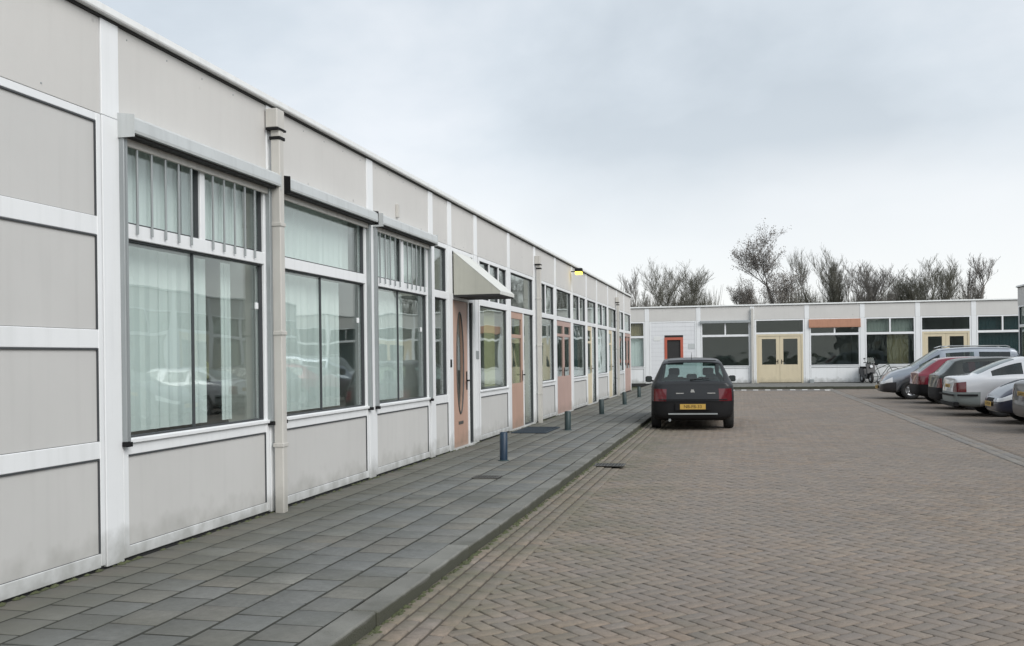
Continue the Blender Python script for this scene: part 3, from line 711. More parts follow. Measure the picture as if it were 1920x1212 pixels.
# ---- far building --------------------------------------------------------------
FB = thing('office_building', 'low white terrace with cream double doors across the far end of the yard', 'building', (0, 50.83, .12), 0)
FX = [-5.4, -2.8, -.22, 2.38, 5.03, 7.66, 10.27, 12.81, 15.32, 17.85, 20.4, 22.95]
shell(FB, -8, 25.5, 8, FX[2:-1])
skin(FB, FX, -8, 25.5, .22)
def fbay(k): return FX[k]+.12, FX[k+1]-.12
def fwin(k, g=GLASSD, up=2, curtain=None, uc=None, low=WHITE):
    global LB
    a, b = fbay(k); return std_window(FB, a, b, g=g, up=up, curtain=curtain, ucurtain=uc, lowpanel=low)
GREYW = paint('white_lower_panel', (.72, .73, .75), .6, .04, .8, streak=.12, low=.35)
fwin(0); f = fwin(1, GLASS, 1, (CURT, .2, .98), CURTO)
# bay 2: white boarded bay with a red framed window
a, b = fbay(2)
bb = frame(FB, a, b, [(.012, .105), (3.115, 3.18)], name='boarded_wall')
me = None
bz = .105
RX0, RX1, RZ0, RZ1 = .66, 1.60, 1.10, 2.36
nb = 14; hb = (3.115-.105)/nb
for i in range(nb):
    z0, z1 = .105+i*hb, .105+(i+1)*hb
    segs = [(a+.066, b-.066)]
    if z1 > RZ0+.01 and z0 < RZ1-.01: segs = [(a+.066, RX0-.002), (RX1+.002, b-.066)]
    for s0, s1 in segs: MB().prism([(.05, z0+.002), (.012, z0+.002), (.018, z1), (.05, z1)][::-1], s0, s1).build('board', GREYW, bb)
B(a+.06, b-.06, .051, .07, .105, 3.115).build('backing', DARK, bb)
rf = MB(); ring(rf, RX0, RX1, RZ0, RZ1, .13, -.01, .08); rf = rf.build('window', REDP, FB, label='red framed window'); pane(rf, RX0+.13, RX1-.13, RZ0+.13, RZ1-.13, GLASSD)
B(1.86, 2.18, .0, .0115, 1.76, 2.02, .003).build('sign_plate', ALU, bb); B(.12, .45, .0, .0115, 2.2, 2.42, .003).build('vent_plate', CAPM, bb)
f = fwin(3); a, b = fbay(3); B(a-.04, b+.04, -.14, -.001, 3.03, 3.16, .01).build('shutter_box', ALUG, f)
def far_double(k):
    a, b = fbay(k); fr = MB(); Z = ZB
    fr.box(a, a+.07, 0, .09, 0, 3.18, .004); fr.box(b-.07, b, 0, .09, 0, 3.18, .004)
    for z0, z1 in ((2.44, 2.53), (3.115, 3.178)): fr.box(a+.067, b-.067, .003, .087, z0, z1, .004)
    df = fr.build('door_frame', WHITE, FB); pane(df, a+.07, b-.07, 2.53, 3.115, GLASSD)
    f2 = MB(); f2.box(a+.072, a+.16, .0, .08, .0, 2.438, .003); f2.box(b-.16, b-.072, 0, .08, 0, 2.438, .003); f2.box(a+.157, b-.157, .002, .078, 2.34, 2.437, .003); f2.build('door_surround', CREAM, FB)
    m = (a+b)/2
    glazed_door(FB, a+.165, m-.004, 2.335, CREAM, GLASSD, .92, rail=None, fwid=.17, ztop=2.2)
    glazed_door(FB, m+.004, b-.165, 2.335, CREAM, GLASSD, .92, rail=None, fwid=.17, ztop=2.2, hinge=-1)
far_double(4); far_double(7)
f = fwin(5); a, b = fbay(5)
MB().prism([(0, 3.14), (-.05, 3.13), (-.09, 2.80), (-.09, 2.73), (-.07, 2.72), (-.0, 2.75)], a-.03, b+.03).build('awning', ORAN, f, label='rolled orange-brown awning')
fwin(6, GLASSD, 2, (CURTO, .45, .9), INW); fwin(8, GLASSD, 2, (TEAL, .0, 1.), TEAL); fwin(9); fwin(10)
downpipe(FB, 5.03, y0=-.02, hop=False, w_=.12, collars=(.6, 1.7, 2.8), zt=3.75)
B(7.75, 7.95, -.30, -.02, -.05, .18, .02).build('vent', ALUG, FB)

# ---- right wing ----------------------------------------------------------------
RW = thing('office_building', 'low white office wing behind the parked cars at the right edge', 'building', (14.8, 41.2, .12), -math.pi/2)
RXs = [2.6*i+2.5 for i in range(18)]
shell(RW, 0, 50.0, 8, RXs[::3])
RWF = RW
skin(RW, RXs, 0, 50.0, .22)
BGREY = paint('blue_grey_panel', (.40, .44, .48), .6, .04, .8, streak=.12)
for i in range(-1, 17):
    a = (RXs[i]+.12) if i >= 0 else .1; b = RXs[i+1]-.12 if i >= 0 else RXs[0]-.12
    if i % 4 == 2:
        fr = MB(); fr.box(a, a+.07, 0, .09, 0, 3.18); fr.box(b-.07, b, 0, .09, 0, 3.18)
        for z0, z1 in ((2.44, 2.53), (3.115, 3.178)): fr.box(a+.067, b-.067, .003, .087, z0, z1)
        df = fr.build('door_frame', WHITE, RW); pane(df, a+.07, b-.07, 2.53, 3.115, GLASSD); m = (a+b)/2
        glazed_door(RW, a+.075, m-.004, 2.435, CREAM, GLASSD, .92, fwid=.17, ztop=2.2); glazed_door(RW, m+.004, b-.075, 2.435, CREAM, GLASSD, .92, fwid=.17, ztop=2.2, hinge=-1)
    else: std_window(RW, a, b, g=GLASSD, up=2, curtain=((CURT, .02, .98), (CURT, .0, .55), (CURTY, .3, .98), None)[i % 4], ucurtain=(CURT, None, CURT, None)[(i+1) % 4], lowpanel=BGREY)

# ------------------------------------------------------------------ bollards
bh = [(1.12, 13.38, .40, .055, BLUE, 'short blue steel post, the nearest of the five on the left pavement'),
      (1.05, 19.1, .37, .062, DBLU, 'short dark steel post, second from the camera on the left pavement'),
      (1.00, 24.4, .35, .062, DBLU, 'short dark steel post, third from the camera on the left pavement'),
      (1.02, 29.3, .35, .062, DBLU, 'short dark steel post, fourth from the camera on the left pavement'),
      (.95, 34.4, .35, .062, DBLU, 'short dark steel post, farthest of the five on the left pavement')]
bm0 = {}
for x, y, h, r_, m, lab in bh:
    key = m.name
    if key not in bm0:
        t = thing('bollard', lab, 'bollard', (x, y, .12), 0, 'short steel posts along the left pavement')
        s_ = MB(); s_.lathe([(r_, 0), (r_, h-.012), (r_-.012, h), (0.001, h+.002)], (0, 0, 0), 'z', 20); p_ = s_.build('post', m, t)
        c_ = MB(); c_.lathe([(r_+.025, 0), (r_+.025, .008), (r_+.002, .014)], (0, 0, 0), 'z', 20); q_ = c_.build('foot_ring', DBLU, t)
        bm0[key] = (p_, q_, h)
    else:
        t = thing('bollard', lab, 'bollard', (x, y, .12), 0, 'short steel posts along the left pavement')
        for s_ in bm0[key][:2]: c_ = s_.copy(); C.objects.link(c_); c_.parent = t
    t.rotation_euler = (random.gauss(0, .01), random.gauss(0, .015), 0)

# ------------------------------------------------------------------ cars
def interp(tab, y):
    for (a, va), (b, vb) in zip(tab[:-1], tab[1:]):
        if y <= b: return va+(vb-va)*max(0, (y-a))/(b-a) if b > a else vb
    return tab[-1][1]
def make_car(name, label, S, loc, rz, body):
    """S: dict of side-profile tables over y (rear 0 .. front L). Returns the parent."""
    root = thing(name, label, 'car', loc, rz, None)
    L, W = S['L'], S['W']; rw, fw_, r = S['wheels'][0], S['wheels'][1], S['r']
    ys = set(S['ys'])
    for c in (rw, fw_):
        for d in (-.46, -.37, -.27, -.13, 0, .13, .27, .37, .46): ys.add(round(c+d*(r/.31), 3))
    ys = sorted(y for y in ys if 0 <= y <= L)
    out_ = [ys[0]]
    for y in ys[1:]:
        if y-out_[-1] > .035 or y in S['ys']:
            out_.append(y)
    ys = out_
    def arch(y):
        z = S['sill']
        for c in (rw, fw_):
            d = abs(y-c)/(r+.065)
            if d < 1: z = max(z, r+(r+.065)*math.sqrt(1-d*d)-.0)
            elif d < 1.12: z = max(z, r*.75)
        return z
    rows = []
    for y in ys:
        zr = interp(S['top'], y); rwid = interp(S['rw'], y)*W; be = min(interp(S['belt'], y), zr-.02); pw = interp(S['plan'], y)*W
        zb = interp(S['bot'], y); a = arch(y); zs = max(zb+.05, a)
        zm = max(S['mid'], a+.03)
        zm = min(zm, be-.06)
        cab = max(0, zr-be)
        bi = be+.03 if cab > .12 else be+(zr-be)*.35
        xi = pw*.945 if cab > .12 else pw*.93
        rwid = min(rwid, pw*.9)
        pts = [(0, zb), (pw*.30, zb), (pw*.62, zb), (pw*.80, min(zs, zb+.02) if a <= S['sill'] else zb+.02), (pw*.975, zs), (pw, zm), (pw*.985, be), (xi, bi),
               (rwid, zr-.055 if cab > .12 else zr-(zr-be)*.25), (rwid*.94, zr-.022 if cab > .12 else zr-(zr-be)*.12), (rwid*.55, zr), (0, zr+.008)]
        rows.append(pts)
    bm = bmesh.new(); G = {}
    n = len(ys); m = 12
    for i in range(n):
        for j in range(m):
            x, z = rows[i][j]
            for sgn in (1, -1):
                if x == 0 and sgn == -1: G[(i, j, -1)] = G[(i, j, 1)]; continue
                G[(i, j, sgn)] = bm.verts.new((x*sgn, ys[i], z))
    glass_ranges = S['glass']; lamp = S.get('lamp', {})
    slots = ['body', 'windscreen', 'rear_window', 'side_window', 'bumper_rear', 'bumper_front', 'tail_light', 'headlight', 'grille', 'sill_trim', 'side_window_rear', 'underbody']
    for i in range(n-1):
        ymid = (ys[i]+ys[i+1])/2
        for j in range(m-1):
            mi = 0
            if j in (9, 10):
                if S['ws'][0] < ymid < S['ws'][1]: mi = 1
                if S['rwin'][0] < ymid < S['rwin'][1]: mi = 2
            if j == 7:
                for q, (a, b) in enumerate(glass_ranges):
                    if a < ymid < b: mi = 3
            if j <= 2: mi = 11
            if j in (3, 4) and ymid < S['bl'][0] and rows[i][4][1] < .62: mi = 4
            if j in (3, 4) and ymid > L-S['bl'][1] and rows[i][4][1] < .62: mi = 5
            if j == 3 and S['bl'][0] < ymid < L-S['bl'][1]: mi = 9 if S.get('darksill') else 0
            if j == 5 and ymid < S['tl']: mi = 6
            if j in (5,) and ymid > L-S['hl']: mi = 7
            for sgn in (1, -1):
                q = [G[(i, j, sgn)], G[(i+1, j, sgn)], G[(i+1, j+1, sgn)], G[(i, j+1, sgn)]]
                if len(set(q)) < 3: continue
                q2 = []
                [q2.append(t) for t in q if t not in q2]
                f = bm.faces.new(q2 if sgn == 1 else q2[::-1]); f.material_index = mi; f.smooth = True
    # end caps: seven columns
    for end, i in ((0, 0), (1, n-1)):
        yy = ys[i]; cf = S.get('cf', .72 if end == 1 else .80); cols = [(1, 1), (cf, 1), (.45, 1), (0, 1), (.45, -1), (cf, -1), (1, -1)]
        offs = S['capoff'][end]
        grid = [[G[(i, 3, 1)], G[(i, 2, 1)], G[(i, 1, 1)], G[(i, 0, 1)], G[(i, 1, -1)], G[(i, 2, -1)], G[(i, 3, -1)]]]
        for j in (4, 5, 6, 7):
            x, z = rows[i][j]; row = []
            for (fx, sg) in cols:
                if fx == 1: row.append(G[(i, j, sg)])
                else: row.append(bm.verts.new((x*fx*sg, yy+offs[j-4]*(1-.35*fx*fx), z)))
            grid.append(row)
        grid.append([G[(i, 8, 1)], G[(i, 9, 1)], G[(i, 10, 1)], G[(i, 11, 1)], G[(i, 10, -1)], G[(i, 9, -1)], G[(i, 8, -1)]])
        for a in range(len(grid)-1):
            for c in range(6):
                q = [grid[a][c], grid[a][c+1], grid[a+1][c+1], grid[a+1][c]]
                f = bm.faces.new(q if end == 1 else q[::-1]); f.smooth = True; mi = 0
                if a in (0, 1): mi = 4 if end == 0 else 5
                if a == 2 and c in (0, 5): mi = 6 if end == 0 else 7
                if a == 2 and end == 0 and S.get('widelamp') and c in (1, 4): mi = 6
                if a == 2 and end == 1 and c in (2, 3): mi = 8
                f.material_index = mi
    bmesh.ops.recalc_face_normals(bm, faces=bm.faces)
    me = bpy.data.meshes.new('tmp'); bm.to_mesh(me); bm.free()
    ob = bpy.data.objects.new('tmp', me); C.objects.link(ob); md = ob.modifiers.new('s', 'SUBSURF'); md.levels = 2; md.render_levels = 2
    dg = bpy.context.evaluated_depsgraph_get(); ev = bpy.data.meshes.new_from_object(ob.evaluated_get(dg)); bpy.data.objects.remove(ob)
    nv = len(ev.vertices); co = np.zeros(nv*3); ev.vertices.foreach_get('co', co); co = co.reshape(-1, 3)
    no = np.zeros(nv*3); ev.vertices.foreach_get('normal', no); no = no.reshape(-1, 3)
    polys = [(p.material_index, tuple(p.vertices)) for p in ev.polygons]
    trim = S.get('trim', body)
    mats = {0: body, 1: S.get('glassm', CARG), 2: S.get('glassm', CARG), 3: S.get('glassm', CARG), 4: S.get('bumper', body), 5: S.get('bumper', body), 6: TAILR, 7: HEADL, 8: BLACK, 9: BLACK, 11: BLACK}
    names = {0: 'body', 1: 'windscreen', 2: 'rear_window', 3: 'side_window', 4: 'rear_bumper', 5: 'front_bumper', 6: 'tail_light', 7: 'headlight', 8: 'grille', 9: 'sill_trim', 11: 'underbody'}
    for mi in mats:
        for sgn in ((1, -1) if mi in (3, 6, 7, 9) else (0,)):
            ps = [p for k_, p in polys if k_ == mi and (sgn == 0 or sum(co[v][0] for v in p)*sgn > 0)]
            if not ps: continue
            ids = sorted({v for p in ps for v in p}); mp_ = {v: q for q, v in enumerate(ids)}
            off = {1: -.004, 2: -.004, 3: -.006, 6: .006, 7: .004}.get(mi, 0)
            vv = [tuple(co[v]+no[v]*off) for v in ids]
            o = MB().add(vv, [tuple(mp_[v] for v in p) for p in ps], True).build(names[mi], mats[mi], root)
    # wheels
    for cy in (rw, fw_):
        for sgn in (1, -1):
            t = MB(); t.lathe([(r*.60, -.10), (r*.93, -.10), (r, -.075), (r, .075), (r*.93, .10), (r*.62, .095), (r*.60, .07)], (0, 0, 0), 'x', 28)
            o = t.build('wheel', RUBB, root); o.location = (sgn*(W-.105), cy, r); o.rotation_euler = (0, 0, 0 if sgn > 0 else math.pi)
            rr = MB(); rr.lathe([(r*.62, .088), (r*.58, .07), (r*.50, .045), (.07, .06), (.035, .075), (.001, .076)], (0, 0, 0), 'x', 28); rb = rr.build('rim', RIM, o)
            sp = MB()
            for q in range(5):
                a = 2*math.pi*q/5
                for s2 in (-.06, .06):
                    sp.tube((.072, .045*math.cos(a+s2), .045*math.sin(a+s2)), (.078, r*.56*math.cos(a+s2), r*.56*math.sin(a+s2)), .016, .012, 5)
            sp.build('spokes', RIM, o)
            B(-.09, .02, -.10, .10, -.10, .10).build('brake', BLACK, o)
    # cabin interior
    it = MB(); zf = S['sill']+.12; y0, y1 = S['cabin']
    it.box(-W*.84, W*.84, y0, y1, zf-.03, zf)
    it.build('cabin_floor', BLACK, root)
    for sx_ in (-.37, .37):
        s_ = MB(); s_.box(sx_-.24, sx_+.24, y1-1.35, y1-.85, zf+.05, zf+.22, .04); s_.box(sx_-.23, sx_+.23, y1-1.45, y1-1.32, zf+.15, zf+.72, .04); s_.box(sx_-.12, sx_+.12, y1-1.44, y1-1.35, zf+.75, zf+.92, .03)
        s_.build('seat', SEAT, root)
    s_ = MB(); s_.box(-.6, .6, y0+.45, y0+.95, zf+.05, zf+.22, .04); s_.box(-.6, .6, y0+.36, y0+.48, zf+.15, zf+.68, .04)
    for q in (-.4, 0, .4): s_.box(q-.11, q+.11, y0+.37, y0+.45, zf+.68, zf+.80, .03)
    s_.build('rear_seat', SEAT, root)
    B(-W*.82, W*.82, y1-.25, y1+.1, zf+.2, min(.95, S['dash']), .05).build('dashboard', BLACK, root)
    for sgn in (1, -1):
        for (ga, gb) in S['glass'][:2]:
            yh = ga+.16 if ga > 1.3 else None
            if yh:
                zh = interp(S['belt'], yh)-.09; xh = sgn*(interp(S['plan'], yh)*W)
                B(min(xh-sgn*.012, xh+sgn*.018), max(xh-sgn*.012, xh+sgn*.018), yh-.02, yh+.16, zh-.016, zh+.016, .006).build('door_handle', body, root)
    # mirrors
    for sgn in (1, -1):
        mm = MB(); ym = S['ws'][1]-.42; zz = interp(S['belt'], ym)+.06
        mm.tube((sgn*(W*.93), ym, zz-.02), (sgn*(W+.06), ym-.02, zz+.01), .02, .02, 6); mm.box(min(sgn*(W+.02), sgn*(W+.17)), max(sgn*(W+.02), sgn*(W+.17)), ym-.07, ym+.03, zz-.03, zz+.11, .025)
        mo = mm.build('mirror', S.get('mirrorm', BLACK), root)
        B(min(sgn*(W+.035), sgn*(W+.155)), max(sgn*(W+.035), sgn*(W+.155)), ym-.0725, ym-.0705, zz-.015, zz+.095).build('mirror_glass', MIRR, mo)
    return root
def plate(root, y, z, nrm, text, w_=.52, x=0):
    p_ = B(x-w_/2, x+w_/2, min(y, y+nrm*.008), max(y, y+nrm*.008), z-.055, z+.055, .002).build('number_plate', YEL, root)
    cu = bpy.data.curves.new('plate_text', 'FONT'); cu.body = text; cu.size = .092; cu.align_x = 'CENTER'; cu.align_y = 'CENTER'
    ob = bpy.data.objects.new('t', cu); C.objects.link(ob); dg = bpy.context.evaluated_depsgraph_get(); me = bpy.data.meshes.new_from_object(ob.evaluated_get(dg)); bpy.data.objects.remove(ob)
    me.materials.clear(); me.materials.append(BLACK)
    o = link('plate_text', me, p_); o.location = (x, y+nrm*.0095, z); o.rotation_euler = (math.pi/2, 0, 0 if nrm < 0 else math.pi); return p_
CP = lambda nm, c, r_=.32, mt=.35, ct=1.: paint(nm, c, r_, .04, 2, metal=mt, coat=ct)
BLK = CP('black_car_paint', (.004, .006, .009), .6, .0, .28); SIL = CP('silver_car_paint', (.30, .33, .37), .3, .85); RED = CP('red_car_paint', (.20, .012, .03)); DGR = CP('dark_grey_car_paint', (.012, .018, .016), .4, .2, .5)
WHT = CP('pale_silver_car_paint', (.62, .63, .65), .3, .25); BLU = CP('blue_car_paint', (.015, .022, .05)); DK2 = CP('anthracite_car_paint', (.03, .03, .034), .4, .2, .5)
GBUM = paint('grey_bumper', (.22, .245, .24), .5)
HATCH = dict(L=4.20, W=.865, wheels=(.80, 3.40), r=.31, sill=.24, mid=.60,
    ys=[0, .05, .16, .34, .44, .60, .74, 1.05, 1.42, 1.50, 2.0, 2.40, 2.62, 2.80, 3.02, 3.16, 3.5, 3.8, 4.0, 4.12, 4.20],
    top=[(0, .99), (.05, 1.02), (.16, 1.10), (.34, 1.32), (.44, 1.42), (.60, 1.465), (1.05, 1.495), (1.6, 1.51), (2.1, 1.50), (2.40, 1.455), (2.8, 1.25), (3.10, 1.05), (3.16, 1.02), (3.5, .95), (3.8, .86), (4.0, .76), (4.12, .70), (4.2, .62)],
    rw=[(0, .86), (.2, .82), (.44, .735), (.7, .715), (2.3, .70), (2.8, .74), (3.16, .80), (3.8, .78), (4.2, .66)],
    belt=[(0, .94), (.3, .97), (1, .96), (2.8, .91), (3.3, .88), (3.8, .76), (4.2, .58)],
    plan=[(0, .93), (.08, .975), (.5, 1), (3.5, 1), (3.95, .95), (4.12, .88), (4.2, .80)], bot=[(0, .24), (.3, .19), (3.8, .18), (4.2, .24)],
    glass=[(.62, 1.42), (1.50, 2.72)], ws=(2.42, 3.15), rwin=(.10, .42), bl=(.34, .42), tl=.10, hl=.30, capoff=((-.09, -.075, -.01, 0), (.10, .09, .03, 0)), cabin=(.35, 2.95), dash=1.0, widelamp=False)
# black hatchback at the kerb, seen from behind
BH = dict(HATCH); BH.update(plan=[(0, .86), (.05, .93), (.14, .985), (.5, 1), (3.5, 1), (3.95, .95), (4.12, .88), (4.2, .80)], glassm=CARGL, bumper=BLACK, cf=.72, mid=.62, belt=[(0, .91), (.3, .96), (1, .96), (2.8, .91), (3.3, .88), (3.8, .76), (4.2, .58)])
car = make_car('parked_car', 'black hatchback with red corner lights parked at the left kerb, seen from behind', BH, (3.40, 20.68, 0), R(3.6), BLK)
plate(car, -.105, .50, -1, 'NB-FB-33')
B(-.70, .70, -.102, -.085, .635, .655, .004).build('bumper_strip', BLACK, car)
B(-.36, .36, -.1045, -.09, .42, .58, .006).build('plate_recess', BLACK, car)
B(-.50, .50, -.090, -.07, .335, .365, .004).build('bumper_slot', ALUG, car)
e_ = MB(); e_.add([(-.03, 0, -.045), (.03, 0, -.045), (.045, 0, .0), (.02, 0, .05), (-.025, 0, .055), (-.04, 0, .0)], [(0, 1, 2, 3, 4, 5)]); e_.box(-.03, .03, .001, .006, -.045, .05)
o = e_.build('emblem', CHROM, car); o.location = (0, -.035, .80)
B(-.26, .26, -.03, -.01, .705, .73, .006).build('boot_handle', BLACK, car)
o = B(-.34, -.18, -.045, -.035, .765, .785).build('badge', CHROM, car); o = B(.30, .46, -.045, -.035, .765, .785).build('badge', CHROM, car)
MB().tube((-.05, .03, 1.045), (.34, .09, 1.075), .012, .008).build('wiper', BLACK, car)
MB().tube((0, .72, 1.48), (0, .60, 1.62), .006, .003).build('antenna', BLACK, car)
MB().tube((-.47, -.06, .22), (-.47, .25, .23), .028, .028, 10).build('exhaust', ALUG, car)
B(-.50, .50, .345, .43, 1.435, 1.452, .008).build('spoiler', BLACK, car)

def derive(base, **k): d = dict(base); d.update(k); return d
PR = R(90); # nose towards +X
MPV = derive(HATCH, L=4.45, W=.87, ys=[0, .05, .14, .24, .34, .50, .74, 1.1, 1.46, 1.54, 2.0, 2.55, 2.63, 2.9, 3.3, 3.52, 3.62, 3.9, 4.15, 4.3, 4.38, 4.45], wheels=(.85, 3.58),
    top=[(0, 1.05), (.05, 1.10), (.14, 1.35), (.24, 1.58), (.34, 1.66), (.5, 1.69), (1.5, 1.72), (2.3, 1.71), (2.65, 1.66), (3.0, 1.42), (3.5, 1.10), (3.62, 1.06), (3.9, .99), (4.15, .90), (4.3, .80), (4.45, .64)],
    rw=[(0, .84), (.34, .74), (2.4, .72), (3.0, .78), (3.6, .82), (4.2, .78), (4.45, .66)],
    belt=[(0, 1.0), (1, .98), (2.8, .94), (3.6, .90), (4.1, .80), (4.45, .60)],
    plan=[(0, .94), (.08, .98), (.5, 1), (3.7, 1), (4.2, .95), (4.38, .88), (4.45, .80)], bot=[(0, .26), (.3, .21), (4, .20), (4.45, .24)],
    glass=[(.50, 1.46), (1.54, 2.55), (2.63, 3.35)], ws=(2.68, 3.55), rwin=(.10, .32), cabin=(.3, 3.4))
car = make_car('parked_car', 'silver people carrier with roof rails parked nose out, farthest of the right-hand row', derive(MPV, bumper=DK2), (13.5, 35.7, 0), R(90), SIL)
for s_ in (-.64, .64):
    rr = MB(); rr.tube((s_, .5, 1.70), (s_, .62, 1.745), .018, .018, 6); rr.tube((s_, .62, 1.745), (s_, 2.4, 1.76), .018, .018, 6); rr.tube((s_, 2.4, 1.76), (s_, 2.6, 1.70), .018, .018, 6); rr.build('roof_rail', ALU, car)
plate(car, 4.565, .40, 1, '27-GT-LP')
RH = derive(HATCH, L=3.9, W=.83, ys=[0, .05, .2, .42, .62, .74, .9, 1.1, 1.46, 1.54, 2.0, 2.3, 2.5, 2.8, 3.0, 3.3, 3.55, 3.75, 3.9], wheels=(.68, 3.15), r=.29,
    top=[(0, .93), (.05, .96), (.2, 1.08), (.42, 1.24), (.62, 1.36), (.9, 1.405), (1.5, 1.42), (2.1, 1.40), (2.3, 1.36), (2.7, 1.15), (2.95, 1.0), (3.3, .93), (3.6, .82), (3.75, .74), (3.9, .6)],
    belt=[(0, .88), (1, .92), (2.8, .88), (3.4, .80), (3.9, .56)], rw=[(0, .80), (.2, .78), (.62, .69), (2.2, .68), (2.8, .78), (3.5, .78), (3.9, .66)],
    plan=[(0, .92), (.08, .97), (.5, 1), (3.2, 1), (3.65, .94), (3.9, .8)], bot=[(0, .26), (.3, .2), (3.5, .2), (3.9, .24)],
    glass=[(.80, 1.46), (1.54, 2.52)], ws=(2.34, 2.92), rwin=(.10, .58), cabin=(.5, 2.7), tl=.14, hl=.28, darksill=True)
make_car('parked_car', 'dark red hatchback with a thick rear pillar between the people carrier and a dark hatchback', derive(RH, bumper=BLACK), (9.62, 32.45, 0), R(-90), RED)
make_car('parked_car', 'dark grey hatchback with silvery rear pillar between the red hatchback and the pale saloon', derive(HATCH, top=[(a_, b_*.94) for a_, b_ in HATCH['top']], belt=[(a_, b_*.95) for a_, b_ in HATCH['belt']], bumper=BLACK), (9.62, 29.3, 0), R(-90), DGR)
SAL = derive(HATCH, L=4.6, W=.875, ys=[0, .05, .2, .42, .52, .8, 1.1, 1.35, 1.46, 1.6, 1.9, 2.24, 2.32, 2.7, 3.0, 3.2, 3.42, 3.52, 3.9, 4.2, 4.4, 4.52, 4.6], wheels=(.98, 3.68),
    top=[(0, .93), (.05, .96), (.2, .985), (.42, 1.0), (.52, 1.03), (.8, 1.17), (1.1, 1.30), (1.35, 1.385), (1.6, 1.425), (2.2, 1.45), (2.7, 1.42), (3.0, 1.30), (3.45, 1.03), (3.52, .99), (3.9, .93), (4.3, .80), (4.52, .70), (4.6, .6)],
    rw=[(0, .80), (.5, .77), (1.35, .67), (2.6, .66), (3.1, .74), (3.5, .80), (4.2, .78), (4.6, .66)],
    belt=[(0, .86), (.5, .92), (1.2, .93), (3.0, .89), (3.7, .84), (4.2, .74), (4.6, .56)],
    plan=[(0, .92), (.08, .97), (.5, 1), (3.9, 1), (4.35, .95), (4.52, .88), (4.6, .8)], bot=[(0, .27), (.3, .21), (4.2, .2), (4.6, .24)],
    glass=[(.80, 1.46), (1.60, 2.24), (2.32, 3.2)], ws=(2.74, 3.44), rwin=(.5, 1.34), cabin=(.7, 3.3), tl=.20, hl=.3, bl=(.50, .5))
car = make_car('parked_car', 'pale silver saloon with red tail lights facing away towards the right wing', derive(SAL, bumper=GBUM), (9.42, 26.2, 0), R(-90), WHT)
B(-.80, .80, -.10, -.06, .50, .545, .006).build('bumper_strip', BLACK, car)
for s_ in (-1, 1): B(min(s_*.868, s_*.884), max(s_*.868, s_*.884), .0, .46, .50, .545, .005).build('bumper_strip', BLACK, car)
B(-.80, .80, -.07, .05, .24, .36, .02).build('lower_bumper', BLACK, car)
plate(car, -.04, .72, -1, '44-HK-ZT')
car = make_car('parked_car', 'dark blue hatchback with clear headlights parked nose out beside the pale saloon', derive(RH, W=.85, bumper=BLU), (13.68, 23.45, 0), R(90), BLU)
plate(car, 4.01, .42, 1, '61-DV-RB')
car = make_car('parked_car', 'dark grey car with yellow rear plate cut off by the right edge of the photo', derive(SAL, bumper=DK2), (9.72, 20.85, 0), R(-90), DK2)
plate(car, -.04, .72, -1, '80-NR-PX')

# ------------------------------------------------------------------ scooter and bicycle before the far building
SCB = paint('scooter_black', (.014, .015, .018), .45, .05, 3)
SCG = glass('smoked_screen', (.45, .5, .5), 1.3, 0)
sct = thing('motor_scooter', 'dark motor scooter with pale windscreen standing against the far white wall', 'scooter', (10.35, 50.1, .12), R(14))
for yy, nm in ((-.55, 'wheel'), (.55, 'wheel')):
    t = MB(); t.lathe([(.15, -.05), (.23, -.05), (.25, -.02), (.25, .02), (.23, .05), (.15, .05), (.15, -.05)], (0, 0, 0), 'x', 22); o = t.build('wheel', RUBB, sct); o.location = (0, yy, .25)
    MB().lathe([(.15, -.03), (.05, -.04), (.05, .04), (.15, .03)], (0, 0, 0), 'x', 22).build('rim', RIM, o)
bd = MB(); bd.prism([(-.42, .25), (-.30, .20), (.15, .22), (.60, .42), (.66, .66), (.55, .74), (.12, .72), (.02, .40), (-.26, .34), (-.33, .92), (-.44, .92), (-.52, .50)], -.15, .15); o = bd.build('body', SCB, sct)
md = o.modifiers.new('b', 'BEVEL'); md.width = .04; md.segments = 3
B(-.14, .14, .05, .62, .722, .79, .03).build('seat', BLACK, sct)
fs = MB(); fs.prism([(-.55, .45), (-.62, .47), (-.50, .95), (-.40, .95)], -.19, .19); fs.build('front_shield', SCB, sct)
MB().prism([(-.56, .96), (-.575, .965), (-.46, 1.22), (-.45, 1.21)], -.17, .17).build('windscreen', SCG, sct)
h_ = MB(); h_.tube((-.30, -.40, .98), (.30, -.40, .98), .018, .018, 8); h_.tube((-.22, -.42, .98), (-.27, -.42, 1.15), .006, .006, 5); h_.tube((.22, -.42, .98), (.27, -.42, 1.15), .006, .006, 5); h_.box(-.31, -.21, -.43, -.42, 1.14, 1.20, .004); h_.box(.21, .31, -.43, -.42, 1.14, 1.20, .004); h_.build('handlebar', BLACK, sct)
MB().lathe([(.001, -.65), (.06, -.65), (.07, -.62)], (0, 0, 0), 'x', 14)
o = MB().tube((0, -.63, .80), (0, -.57, .80), .065, .075, 14).build('headlight', HEADL, sct)
B(-.07, .07, -.74, -.38, .48, .53, .02).build('mudguard', SCB, sct)
bk = thing('bicycle', 'dark green upright bicycle leaning on the far wall behind the people carrier bonnet', 'bicycle', (11.15, 50.45, .12), R(80))
bk.rotation_euler = (R(-7), 0, R(85))
